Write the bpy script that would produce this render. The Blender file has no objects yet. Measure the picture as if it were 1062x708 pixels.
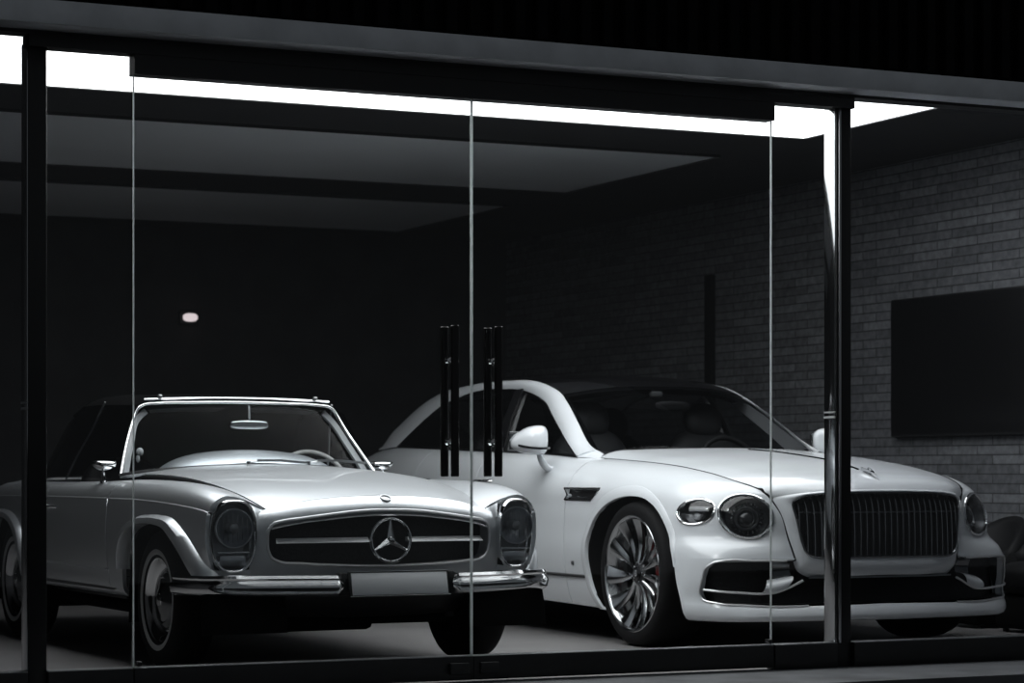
import bpy, bmesh, math, random
import numpy as np
from mathutils import Vector, Matrix
from mathutils.geometry import delaunay_2d_cdt
random.seed(7)
SC = bpy.context.scene
COL = SC.collection
PI = math.pi

# ------------------------------------------------------------------ materials
def principled(name, color, rough=.5, metal=0., coat=0., spec=.5, noise=0., nscale=20., bump=0., sheen=0.):
    m = bpy.data.materials.new(name); m.use_nodes = True
    nt = m.node_tree; b = nt.nodes['Principled BSDF']
    b.inputs['Base Color'].default_value = (*color, 1)
    b.inputs['Roughness'].default_value = rough
    b.inputs['Metallic'].default_value = metal
    b.inputs['Coat Weight'].default_value = coat
    b.inputs['Coat Roughness'].default_value = .03
    b.inputs['Specular IOR Level'].default_value = spec
    if noise or bump:
        tc = nt.nodes.new('ShaderNodeTexCoord')
        n = nt.nodes.new('ShaderNodeTexNoise'); n.inputs['Scale'].default_value = nscale; n.inputs['Detail'].default_value = 6
        nt.links.new(tc.outputs['Object'], n.inputs['Vector'])
        if noise:
            r = nt.nodes.new('ShaderNodeValToRGB')
            r.color_ramp.elements[0].color = (*[c * (1 - noise) for c in color], 1)
            r.color_ramp.elements[1].color = (*[min(1, c * (1 + noise)) for c in color], 1)
            r.color_ramp.elements[0].position = .3; r.color_ramp.elements[1].position = .7
            nt.links.new(n.outputs['Fac'], r.inputs['Fac']); nt.links.new(r.outputs['Color'], b.inputs['Base Color'])
        if bump:
            bp = nt.nodes.new('ShaderNodeBump'); bp.inputs['Strength'].default_value = bump; bp.inputs['Distance'].default_value = .01
            nt.links.new(n.outputs['Fac'], bp.inputs['Height']); nt.links.new(bp.outputs['Normal'], b.inputs['Normal'])
    return m

def pane_glass(name, tint=(1, 1, 1), f0=.04, grime=0.):
    """thin architectural glass: a clear sheet with a Fresnel reflection"""
    m = bpy.data.materials.new(name); m.use_nodes = True
    nt = m.node_tree; nt.nodes.clear()
    out = nt.nodes.new('ShaderNodeOutputMaterial'); mix = nt.nodes.new('ShaderNodeMixShader')
    tr = nt.nodes.new('ShaderNodeBsdfTransparent'); gl = nt.nodes.new('ShaderNodeBsdfGlossy')
    lw = nt.nodes.new('ShaderNodeLayerWeight'); lw.inputs['Blend'].default_value = .5
    pw = nt.nodes.new('ShaderNodeMath'); pw.operation = 'POWER'; pw.inputs[1].default_value = 5.
    ma = nt.nodes.new('ShaderNodeMath'); ma.operation = 'MULTIPLY_ADD'; ma.inputs[1].default_value = (1 - f0) * (.5 if f0 < .01 else 1.); ma.inputs[2].default_value = f0
    tr.inputs['Color'].default_value = (*tint, 1); gl.inputs['Roughness'].default_value = .0
    nt.links.new(lw.outputs['Facing'], pw.inputs[0]); nt.links.new(pw.outputs[0], ma.inputs[0]); nt.links.new(ma.outputs[0], mix.inputs['Fac'])
    nt.links.new(tr.outputs[0], mix.inputs[1]); nt.links.new(gl.outputs[0], mix.inputs[2])
    nt.links.new(mix.outputs[0], out.inputs['Surface'])
    return m

def emitter(name, color, strength):
    m = bpy.data.materials.new(name); m.use_nodes = True
    nt = m.node_tree; nt.nodes.clear()
    out = nt.nodes.new('ShaderNodeOutputMaterial'); e = nt.nodes.new('ShaderNodeEmission')
    e.inputs['Color'].default_value = (*color, 1); e.inputs['Strength'].default_value = strength
    nt.links.new(e.outputs[0], out.inputs['Surface'])
    return m

def brick_material():
    m = bpy.data.materials.new('long_grey_brick'); m.use_nodes = True
    nt = m.node_tree; b = nt.nodes['Principled BSDF']; b.inputs['Roughness'].default_value = .85
    b.inputs['Specular IOR Level'].default_value = .2
    tc = nt.nodes.new('ShaderNodeTexCoord'); sp = nt.nodes.new('ShaderNodeSeparateXYZ'); cb = nt.nodes.new('ShaderNodeCombineXYZ')
    nt.links.new(tc.outputs['Object'], sp.inputs[0]); nt.links.new(sp.outputs['Y'], cb.inputs['X']); nt.links.new(sp.outputs['Z'], cb.inputs['Y'])
    br = nt.nodes.new('ShaderNodeTexBrick'); nt.links.new(cb.outputs[0], br.inputs['Vector'])
    br.inputs['Scale'].default_value = 1.; br.inputs['Brick Width'].default_value = .42; br.inputs['Row Height'].default_value = .059
    br.inputs['Mortar Size'].default_value = .0045; br.inputs['Mortar Smooth'].default_value = .2; br.inputs['Bias'].default_value = 0.
    br.inputs['Color1'].default_value = (*BRICK_A, 1); br.inputs['Color2'].default_value = (*BRICK_B, 1)
    br.inputs['Mortar'].default_value = (*BRICK_M, 1); br.offset = .37
    nz = nt.nodes.new('ShaderNodeTexNoise'); nz.inputs['Scale'].default_value = 22.; nz.inputs['Detail'].default_value = 8
    nt.links.new(tc.outputs['Object'], nz.inputs['Vector'])
    mx = nt.nodes.new('ShaderNodeMix'); mx.data_type = 'RGBA'; mx.blend_type = 'MULTIPLY'; mx.inputs[0].default_value = .75
    nt.links.new(br.outputs['Color'], mx.inputs[6]); nt.links.new(nz.outputs['Fac'], mx.inputs[7])
    nt.links.new(mx.outputs[2], b.inputs['Base Color'])
    bp = nt.nodes.new('ShaderNodeBump'); bp.inputs['Strength'].default_value = .9; bp.inputs['Distance'].default_value = .012; bp.invert = True
    nt.links.new(br.outputs['Fac'], bp.inputs['Height'])
    bp2 = nt.nodes.new('ShaderNodeBump'); bp2.inputs['Strength'].default_value = .35; bp2.inputs['Distance'].default_value = .008
    nt.links.new(nz.outputs['Fac'], bp2.inputs['Height']); nt.links.new(bp.outputs['Normal'], bp2.inputs['Normal'])
    nt.links.new(bp2.outputs['Normal'], b.inputs['Normal'])
    return m

BRICK_A, BRICK_B, BRICK_M = (.31, .32, .34), (.20, .206, .22), (.11, .112, .118)
M = dict(
    paint_old=principled('silver_grey_paint', (.80, .83, .86), .40, metal=.85, coat=.5, spec=.5),
    paint_new=principled('white_paint', (.78, .81, .84), .22, coat=.5, spec=.5),
    chrome=principled('chrome', (.80, .81, .82), .07, 1.),
    dark_chrome=principled('dark_chrome', (.16, .165, .17), .12, 1.),
    satin=principled('satin_steel', (.42, .43, .44), .28, 1.),
    mirror_steel=principled('polished_steel', (.40, .41, .42), .10, 1.),
    slat=principled('grille_slat_chrome', (.72, .73, .74), .16, 1.),
    bright_trim=principled('brushed_bright_trim', (.78, .79, .80), .42, 1.),
    white_rim=principled('ivory_wheel_rim', (.80, .79, .77), .35),
    alloy=principled('polished_alloy', (.52, .53, .54), .16, 1.),
    alloy_dark=principled('dark_alloy', (.10, .102, .105), .35, .9),
    black=principled('black_plastic', (.012, .012, .013), .5),
    black_gloss=principled('black_gloss', (.007, .007, .008), .12, coat=.5),
    black_matt=principled('black_matt', (.006, .006, .006), .9, spec=.1),
    mesh=principled('black_mesh', (.008, .008, .009), .55, noise=.5, nscale=90, bump=.4),
    rubber=principled('tyre_rubber', (.007, .007, .0075), .8, spec=.2, noise=.25, nscale=60),
    whitewall=principled('whitewall_rubber', (.46, .465, .47), .7),
    soft_top=principled('black_canvas', (.0015, .0015, .0017), .95, spec=.05, noise=.3, nscale=200),
    leather_dark=principled('dark_leather', (.02, .02, .021), .5, noise=.2, nscale=80),
    leather_light=principled('light_grey_leather', (.42, .43, .44), .5, noise=.08, nscale=80),
    trim_light=principled('light_grey_lining', (.5, .51, .52), .7),
    disc=principled('brake_steel', (.25, .25, .25), .4, 1., noise=.3, nscale=30),
    red=principled('red_caliper_paint', (.13, .010, .010), .35),
    plate=principled('blank_plate_grey', (.90, .92, .94), .6),
    reflector=principled('lamp_reflector', (.66, .68, .71), .28, 1.),
    glass_car=pane_glass('car_glass', (.80, .82, .83), .001),
    glass_dark=pane_glass('tinted_car_glass', (.50, .51, .52), .001),
    glass_lens=pane_glass('lamp_lens_glass', (.86, .87, .88), .06),
    glass_pane=pane_glass('shop_glass', (.97, .98, .98), .028),
    glass_pane_tint=pane_glass('tinted_shop_glass', (.88, .89, .90), .028),
    steel_black=principled('black_steel', (.010, .0105, .011), .4, noise=.2, nscale=15),
    fascia=principled('grey_steel_fascia', (.72, .745, .78), .55, noise=.12, nscale=6),
    clad=principled('black_cladding', (.004, .004, .0043), .8, spec=.15, noise=.5, nscale=9),
    handle=principled('dark_bronze_handle', (.035, .034, .034), .25, .9),
    plaster_dark=principled('dark_plaster', (.045, .045, .047), .9, noise=.15, nscale=3, spec=.2),
    ceiling=principled('dark_ceiling', (.03, .03, .032), .85, noise=.1, nscale=2, spec=.2),
    diffuser_off=principled('unlit_grey_diffuser', (.84, .87, .90), .6, noise=.03, nscale=2),
    light=emitter('white_light_diffuser', (.965, .985, 1.), 3.4),
    lamp_glow=emitter('pinkish_lamp_glow', (1., .86, .88), .75),
    tv=principled('black_screen', (.004, .004, .0045), .3),
    brick=brick_material(),
    floor=principled('polished_concrete', (.235, .228, .228), .42, noise=.12, nscale=2.2, spec=.35),
    pavement=principled('grey_paving', (.135, .14, .148), .75, noise=.35, nscale=3.5, bump=.2),
    leather_grey=principled('grey_leather', (.045, .046, .048), .5, noise=.08, nscale=80),
    leather_black=principled('black_leather', (.006, .006, .0065), .6, spec=.25, noise=.2, nscale=60),
    grey_plastic=principled('grey_plastic', (.12, .122, .125), .6),
    badge=principled('badge_blue_grey', (.12, .13, .16), .3),
)

# ------------------------------------------------------------------ objects
def link(o, parent=None):
    COL.objects.link(o)
    if parent is not None: o.parent = parent
    return o
def tag(o, label=None, cat=None, group=None, kind=None):
    if label: o['label'] = label
    if cat: o['category'] = cat
    if group: o['group'] = group
    if kind: o['kind'] = kind
    return o
def empty(name, loc=(0, 0, 0), rz=0., parent=None):
    o = bpy.data.objects.new(name, None); o.location = loc; o.rotation_euler = (0, 0, rz); o.empty_display_size = .1
    return link(o, parent)

class G:
    """collects geometry and links it as ONE mesh object"""
    def __init__(s): s.v = []; s.f = []; s.n = []
    def add(s, verts, faces, normals=None):
        k = sum(len(a) for a in s.v)
        verts = np.asarray(verts, float).reshape(-1, 3)
        s.v.append(verts); s.f += [tuple(int(i) + k for i in f) for f in faces]
        s.n.append(np.full(verts.shape, np.nan) if normals is None else np.asarray(normals, float).reshape(-1, 3))
        return s
    def join(s, g):
        k = sum(len(a) for a in s.v)
        s.v += g.v; s.n += g.n; s.f += [tuple(i + k for i in f) for f in g.f]; return s
    def mirrored(s):
        g = G(); g.v = [a * [-1, 1, 1] for a in s.v]; g.n = [a * [-1, 1, 1] for a in s.n]; g.f = [tuple(reversed(f)) for f in s.f]; return g
    def moved(s, mat):
        g = G(); A = np.array(mat); g.v = [a @ A[:3, :3].T + A[:3, 3] for a in s.v]
        R = A[:3, :3]; g.n = [a @ np.linalg.inv(R) for a in s.n]; g.f = list(s.f); return g
    def build(s, name, mat, parent=None, ang=38, loc=None):
        V = np.concatenate(s.v); N = np.concatenate(s.n)
        if loc is not None: V = V - np.array(loc)
        me = bpy.data.meshes.new(name); me.from_pydata(V.tolist(), [], s.f); me.update()
        for p in me.polygons: p.use_smooth = True
        if ang < 179: me.set_sharp_from_angle(angle=math.radians(ang))
        if not np.isnan(N).any():
            L = np.linalg.norm(N, axis=1, keepdims=True); L[L == 0] = 1
            for e in me.edges: e.use_edge_sharp = False
            me.normals_split_custom_set_from_vertices((N / L).tolist())
        me.materials.append(M[mat] if isinstance(mat, str) else mat)
        o = bpy.data.objects.new(name, me)
        if loc is not None: o.location = loc
        return link(o, parent)

# ------------------------------------------------------------------ splines and surfaces
def basis(k, q, clamp=False):
    """rows of weights so that B @ values interpolates values at knots k (C1 cubic, linear beyond the ends)"""
    k = np.asarray(k, float); q = np.atleast_1d(np.asarray(q, float)); n = len(k)
    if n == 2:
        t = (q - k[0]) / (k[1] - k[0]); return np.stack([1 - t, t], 1)
    h = np.diff(k); S = np.zeros((n - 1, n))
    for i in range(n - 1): S[i, i] = -1 / h[i]; S[i, i + 1] = 1 / h[i]
    T = np.zeros((n, n))
    for i in range(1, n - 1): T[i] = (h[i] * S[i - 1] + h[i - 1] * S[i]) / (h[i - 1] + h[i])
    T[0] = 2 * S[0] - T[1]; T[-1] = 2 * S[-1] - T[-2]
    qc = np.clip(q, k[0], k[-1]); i = np.clip(np.searchsorted(k, qc, 'right') - 1, 0, n - 2)
    t = (qc - k[i]) / h[i]; t2, t3 = t * t, t ** 3
    I = np.eye(n); hh = h[i][:, None]
    B = (2 * t3 - 3 * t2 + 1)[:, None] * I[i] + (-2 * t3 + 3 * t2)[:, None] * I[i + 1] \
        + (t3 - 2 * t2 + t)[:, None] * hh * T[i] + (t3 - t2)[:, None] * hh * T[i + 1]
    d = q - qc
    lo = d < 0; hi = d > 0
    B[lo] += d[lo, None] * T[0]; B[hi] += d[hi, None] * T[-1]
    return B

def curve(pts, n=None, res=.02, closed=False):
    p = np.asarray(pts, float)
    if closed: p = np.concatenate([p[-2:], p, p[:3]])
    k = np.concatenate([[0], np.cumsum(np.maximum(np.linalg.norm(np.diff(p, axis=0), axis=1), 1e-6))])
    a, b = (k[2], k[-3]) if closed else (k[0], k[-1])
    n = n or max(3, int((b - a) / res) + 1)
    q = np.linspace(a, b, n + (1 if closed else 0))
    if closed: q = q[:-1]
    return basis(k, q) @ p

class Surf:
    """tensor-product surface through a net of points; rows run along u, stacked along v"""
    def __init__(s, net, flip=False):
        s.net = np.asarray(net, float); s.flip = flip
        du = np.linalg.norm(np.diff(s.net, axis=1), axis=2).mean(0); dv = np.linalg.norm(np.diff(s.net, axis=0), axis=2).mean(1)
        s.ku = np.concatenate([[0], np.cumsum(np.maximum(du, 1e-4))]); s.kv = np.concatenate([[0], np.cumsum(np.maximum(dv, 1e-4))])
    def __call__(s, u, v):
        return np.einsum('mi,mj,ijc->mc', basis(s.kv, v), basis(s.ku, u), s.net)
    def normal(s, u, v):
        e = 1e-3
        u = np.atleast_1d(u); v = np.atleast_1d(v)
        n = np.cross(s(u + e, v) - s(u - e, v), s(u, v + e) - s(u, v - e))
        n /= np.maximum(np.linalg.norm(n, axis=1, keepdims=True), 1e-12)
        return -n if s.flip else n
    def inv(s, axes, pts, ur=None, vr=None):
        """surface parameters of points given in two world axes, e.g. 'xz' for the front view"""
        ax = ['xyz'.index(c) for c in axes]; pts = np.asarray(pts, float)
        ua, ub = ur or (s.ku[0], s.ku[-1]); va, vb = vr or (s.kv[0], s.kv[-1])
        gu, gv = np.meshgrid(np.linspace(ua, ub, 120), np.linspace(va, vb, 70)); gu = gu.ravel(); gv = gv.ravel()
        gp = s(gu, gv)[:, ax]
        i = ((gp[None] - pts[:, None]) ** 2).sum(2).argmin(1); u = gu[i].copy(); v = gv[i].copy()
        for _ in range(12):
            e = 1e-4; p = s(u, v)[:, ax]; r = pts - p
            a = (s(u + e, v)[:, ax] - p) / e; b = (s(u, v + e)[:, ax] - p) / e
            det = a[:, 0] * b[:, 1] - a[:, 1] * b[:, 0]; det = np.where(np.abs(det) < 1e-6, 1e-6, det)
            du = (r[:, 0] * b[:, 1] - r[:, 1] * b[:, 0]) / det; dv = (a[:, 0] * r[:, 1] - a[:, 1] * r[:, 0]) / det
            u += np.clip(du, -.08, .08); v += np.clip(dv, -.08, .08)
        return np.stack([u, v], 1)
    def u_at(s, axis, val, v=None):
        v = .5 * (s.kv[0] + s.kv[-1]) if v is None else v
        q = np.linspace(s.ku[0], s.ku[-1], 2000); p = s(q, np.full(2000, v))[:, 'xyz'.index(axis)]
        return q[np.abs(p - val).argmin()]

def densify(poly, res):
    poly = np.asarray(poly, float); out = []
    for a, b in zip(poly, np.roll(poly, -1, 0)):
        n = max(1, int(np.linalg.norm(b - a) / res)); out += [a + (b - a) * i / n for i in range(n)]
    return np.array(out)

def inside(poly, p):
    x, y = p[:, 0], p[:, 1]; c = np.zeros(len(p), bool)
    for (x0, y0), (x1, y1) in zip(poly, np.roll(poly, -1, 0)):
        m = (y0 > y) != (y1 > y)
        with np.errstate(divide='ignore', invalid='ignore'):
            c ^= m & (x < (x1 - x0) * (y - y0) / (y1 - y0 + 1e-30) + x0)
    return c

def polydist(poly, p):
    d = np.full(len(p), 1e9)
    for a, b in zip(poly, np.roll(poly, -1, 0)):
        ab = b - a; t = np.clip(((p - a) @ ab) / max(ab @ ab, 1e-12), 0, 1)
        d = np.minimum(d, np.linalg.norm(p - a - t[:, None] * ab, axis=1))
    return d

def patch(S, u=None, v=None, res=.03, holes=(), keep=None, rim=.02, bulge=0., lift=0.):
    """a trimmed piece of a surface with turned-in edges, exact along every hole"""
    u0, u1 = u or (S.ku[0], S.ku[-1]); v0, v1 = v or (S.kv[0], S.kv[-1])
    if keep is not None:
        u0, v0 = keep.min(0) - .01; u1, v1 = keep.max(0) + .01
    nu = max(2, int((u1 - u0) / res)); nv = max(2, int((v1 - v0) / res))
    gu = np.linspace(u0, u1, nu + 1); gv = np.linspace(v0, v1, nv + 1)
    pts = []; edges = []
    if keep is None:
        rect = [(a, v0) for a in gu[:-1]] + [(u1, b) for b in gv[:-1]] + [(a, v1) for a in gu[:0:-1]] + [(u0, b) for b in gv[:0:-1]]
        n = len(rect); pts += rect; edges += [(i, (i + 1) % n) for i in range(n)]
    polys = [densify(h, res * .4) for h in holes] + ([densify(keep, res * .4)] if keep is not None else [])
    for h in polys:
        k = len(pts); n = len(h); pts += [tuple(p) for p in h]; edges += [(k + i, k + (i + 1) % n) for i in range(n)]
    A, B = np.meshgrid(gu[1:-1], gv[1:-1]); inn = np.stack([A.ravel(), B.ravel()], 1)
    for h in polys: inn = inn[polydist(h, inn) > res * .35]
    pts += [tuple(p) for p in inn]
    P, E, F, *_ = delaunay_2d_cdt([Vector(p) for p in pts], edges, [], 0, 1e-6)
    P = np.array([tuple(p) for p in P]); F = np.array([list(f) for f in F])
    c = P[F].mean(1)
    ok = (c[:, 0] > u0) & (c[:, 0] < u1) & (c[:, 1] > v0) & (c[:, 1] < v1)
    for h in holes: ok &= ~inside(np.asarray(h), c)
    if keep is not None: ok &= inside(np.asarray(keep), c)
    a, b, d = P[F[:, 0]], P[F[:, 1]], P[F[:, 2]]
    ar = np.abs((b - a)[:, 0] * (d - a)[:, 1] - (b - a)[:, 1] * (d - a)[:, 0]); ok &= ar > 1e-9
    F = F[ok]
    used, invx = np.unique(F, return_inverse=True); F = invx.reshape(F.shape); P = P[used]
    X = S(P[:, 0], P[:, 1]); N = S.normal(P[:, 0], P[:, 1])
    if lift: X = X + N * lift
    if bulge:
        dd = polydist(np.asarray(keep), P); t = np.clip(dd / dd.max(), 0, 1); X = X + N * (bulge * (1 - (1 - t) ** 2))[:, None]
    # orient to the normal
    fn = np.cross(X[F[:, 1]] - X[F[:, 0]], X[F[:, 2]] - X[F[:, 0]])
    bad = (fn * N[F[:, 0]]).sum(1) < 0; F[bad] = F[bad][:, ::-1]
    g = G()
    if bulge:
        g.add(X, F); return g
    g.add(X, F, N)
    if rim:
        cnt = {}
        for f in F:
            for i in range(3): cnt[(f[i], f[(i + 1) % 3])] = 1
        be = [e for e in cnt if (e[1], e[0]) not in cnt]
        vs = sorted({i for e in be for i in e}); ix = {k: i for i, k in enumerate(vs)}
        rn = np.zeros((len(vs), 3))
        for i, j in be:
            n_ = np.cross(X[j] - X[i], N[i]); n_ /= max(np.linalg.norm(n_), 1e-9); rn[ix[i]] += n_; rn[ix[j]] += n_
        W = X[vs]; W2 = W - N[vs] * rim; k = len(vs)
        g.add(np.concatenate([W, W2]), [(ix[j], ix[i], ix[i] + k, ix[j] + k) for i, j in be], np.concatenate([rn, rn]))
    return g

def grid(P, closed_u=False, closed_v=False):
    """faces over an array of points [nv, nu, 3]"""
    P = np.asarray(P, float); nv, nu = P.shape[:2]; f = []
    for j in range(nv if closed_v else nv - 1):
        for i in range(nu if closed_u else nu - 1):
            a = j * nu + i; b = j * nu + (i + 1) % nu; c = ((j + 1) % nv) * nu + (i + 1) % nu; d = ((j + 1) % nv) * nu + i
            f.append((a, b, c, d))
    return P.reshape(-1, 3), f

def loft(rows, nu=40, nv=None):
    """smooth surface through rows of the same number of points"""
    S = Surf(rows); nv = nv or 6 * len(rows)
    U, V = np.meshgrid(np.linspace(S.ku[0], S.ku[-1], nu), np.linspace(S.kv[0], S.kv[-1], nv))
    return G().add(*grid(S(U.ravel(), V.ravel()).reshape(nv, nu, 3)))

def frames(path, closed=False, up=(0, 0, 1)):
    p = np.asarray(path, float); n = len(p)
    t = np.roll(p, -1, 0) - np.roll(p, 1, 0) if closed else np.gradient(p, axis=0)
    t /= np.maximum(np.linalg.norm(t, axis=1, keepdims=True), 1e-9)
    a = np.cross(t, up); bad = np.linalg.norm(a, axis=1) < .15
    a[bad] = np.cross(t[bad], (0, 1, 0.001)) if bad.any() else a[bad]
    if bad.any():                                    # transport the frame instead
        a[0] = np.cross(t[0], up if np.linalg.norm(np.cross(t[0], up)) > .15 else (0, 1, 0))
        for i in range(1, n): a[i] = a[i - 1] - t[i] * (a[i - 1] @ t[i])
    a /= np.maximum(np.linalg.norm(a, axis=1, keepdims=True), 1e-9)
    return t, a, np.cross(a, t)

def sweep(path, prof, closed=False, up=(0, 0, 1), scale=None, caps=True, pclosed=True):
    """profile points (side, up) carried along a path"""
    p = np.asarray(path, float); t, a, b = frames(p, closed, up); prof = np.asarray(prof, float)
    sc = np.ones(len(p)) if scale is None else np.asarray(scale, float)
    P = p[:, None] + sc[:, None, None] * (prof[None, :, 0, None] * a[:, None] + prof[None, :, 1, None] * b[:, None])
    v, f = grid(P, closed_u=pclosed, closed_v=closed)
    if caps and not closed and pclosed:
        m = len(prof); n = len(p); f = f + [tuple(reversed(range(m))), tuple(range((n - 1) * m, n * m))]
    return G().add(v, f)

def tube(path, r, n=10, closed=False, up=(0, 0, 1), flat=1., scale=None, caps=True):
    an = np.linspace(0, 2 * PI, n, endpoint=False)
    return sweep(path, np.stack([r * np.cos(an), r * flat * np.sin(an)], 1), closed, up, scale, caps)

def lathe(prof, n=64, axis='x', c=(0, 0, 0)):
    """profile (radius, height along the axis)"""
    an = np.linspace(0, 2 * PI, n, endpoint=False); pr = np.asarray(prof, float)
    ca, sa = np.cos(an), np.sin(an); R = pr[:, 0][:, None]; H = np.repeat(pr[:, 1][:, None], n, 1)
    A, B = R * ca, R * sa
    P = np.stack({'x': (H, A, B), 'y': (B, H, A), 'z': (A, B, H)}[axis], 2) + np.array(c)
    return G().add(*grid(P, closed_u=True))

def box(c, s, bevel=.004, rot=None, seg=2):
    bm = bmesh.new(); bmesh.ops.create_cube(bm, size=1.)
    for w in bm.verts: w.co = Vector((w.co.x * s[0], w.co.y * s[1], w.co.z * s[2]))
    if bevel: bmesh.ops.bevel(bm, geom=bm.edges[:], offset=min(bevel, min(s) * .45), segments=seg, profile=.5, affect='EDGES')
    if rot is not None: bmesh.ops.transform(bm, matrix=rot.to_4x4(), verts=bm.verts)
    bm.verts.index_update()
    g = G().add([tuple(Vector(c) + w.co) for w in bm.verts], [tuple(w.index for w in f.verts) for f in bm.faces]); bm.free(); return g

def prism(poly, h, c=(0, 0, 0), ax='y'):
    """flat polygon (a, b) pushed out by h: ax is the push direction"""
    n = len(poly); q = []
    for d in (0, h):
        for a, b in poly: q.append({'y': (a, d, b), 'x': (d, a, b), 'z': (a, b, d)}[ax])
    f = [tuple(range(n)), tuple(reversed(range(n, 2 * n)))] + [(i, i + n, (i + 1) % n + n, (i + 1) % n) for i in range(n)]
    g = G().add(np.array(q) + np.array(c), f)
    bm = bmesh.new(); vs = [bm.verts.new(tuple(p)) for p in g.v[0]]
    for ff in f: bm.faces.new([vs[i] for i in ff])
    bmesh.ops.recalc_face_normals(bm, faces=bm.faces[:]); bm.verts.index_update()
    g = G().add([tuple(w.co) for w in bm.verts], [tuple(w.index for w in ff.verts) for ff in bm.faces]); bm.free(); return g

def blob(c, r, e=2.6, n=28, rot=None):
    """superellipsoid: soft cushions, mirror shells"""
    th = np.linspace(-PI / 2, PI / 2, n); ph = np.linspace(0, 2 * PI, 2 * n, endpoint=False); q = 2 / e
    sp = lambda x: np.sign(x) * np.abs(x) ** q
    T, Ph = np.meshgrid(th, ph, indexing='ij')
    P = np.stack([r[0] * sp(np.cos(T)) * sp(np.cos(Ph)), r[1] * sp(np.cos(T)) * sp(np.sin(Ph)), r[2] * sp(np.sin(T))], 2)
    if rot is not None: P = P @ np.array(rot.to_3x3()).T
    return G().add(*grid(P + np.array(c), closed_u=True))

def sym(row):
    """half row starting on the centre line -> full row from -x to +x"""
    return [(-p[0], p[1], p[2]) for p in row[:0:-1]] + list(row)

def ell(cx, cy, rx, ry, n=48, e=2.):
    a = np.linspace(0, 2 * PI, n, endpoint=False); q = 2 / e
    s = lambda t: np.sign(t) * np.abs(t) ** q
    return np.stack([cx + rx * s(np.cos(a)), cy + ry * s(np.sin(a))], 1)

def both(name, g, mat, parent, **k):
    a = g.build(name, mat, parent, **k); b = g.mirrored().build(name, mat, parent, **k); return b, a
# ================================================================== the vintage convertible
def interp_rows(cols, ys, fn): return [[fn(i, y) for i, y in enumerate(ys)]]

def wheel_well(parent, pts, x0, x1):
    """dark drum behind a wheel opening; pts (y, z) along the opening, x0 a depth or one per point"""
    p = np.array(pts); g = G(); n = len(p); xa = np.full(n, x0) if np.isscalar(x0) else np.asarray(x0)
    P = np.stack([np.column_stack([xa + (x1 - xa) * t, p]) for t in (0, .5, 1)])
    g.add(*grid(P)); cap = np.column_stack([np.full(n, x1), p]); g.add(cap, [tuple(range(n))])
    both('wheel_well', g, 'black_matt', parent)

def arch_lip(S, inner, outer, d, ur, back=.04):
    """the raised rim round a wheel opening, from the flare line in to the opening"""
    A = curve(inner, 60); B = curve(outer, 60)
    def onS(c):
        q = S.inv('yz', c, ur=ur); return S(q[:, 0], q[:, 1])
    XA = onS(A); XB = onS(B); XB[:, 1:] = B; XA[:, 1:] = A
    Mid = onS(.35 * A + .65 * B); Mid2 = onS(.75 * A + .25 * B)
    rows = [XB + [-.004, 0, 0], XB + [.002, 0, 0], Mid + [d * .84, 0, 0], Mid2 + [d * .98, 0, 0], XA + [d, 0, 0], XA + [d - .010, 0, 0], XA + [-back, 0, 0]]
    rows[5][:, 1:] = A + (A - B) * .06; rows[6][:, 1:] = A + (A - B) * .06
    g = G(); v, f = grid(np.array(rows)); g.add(v, f); return g

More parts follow.
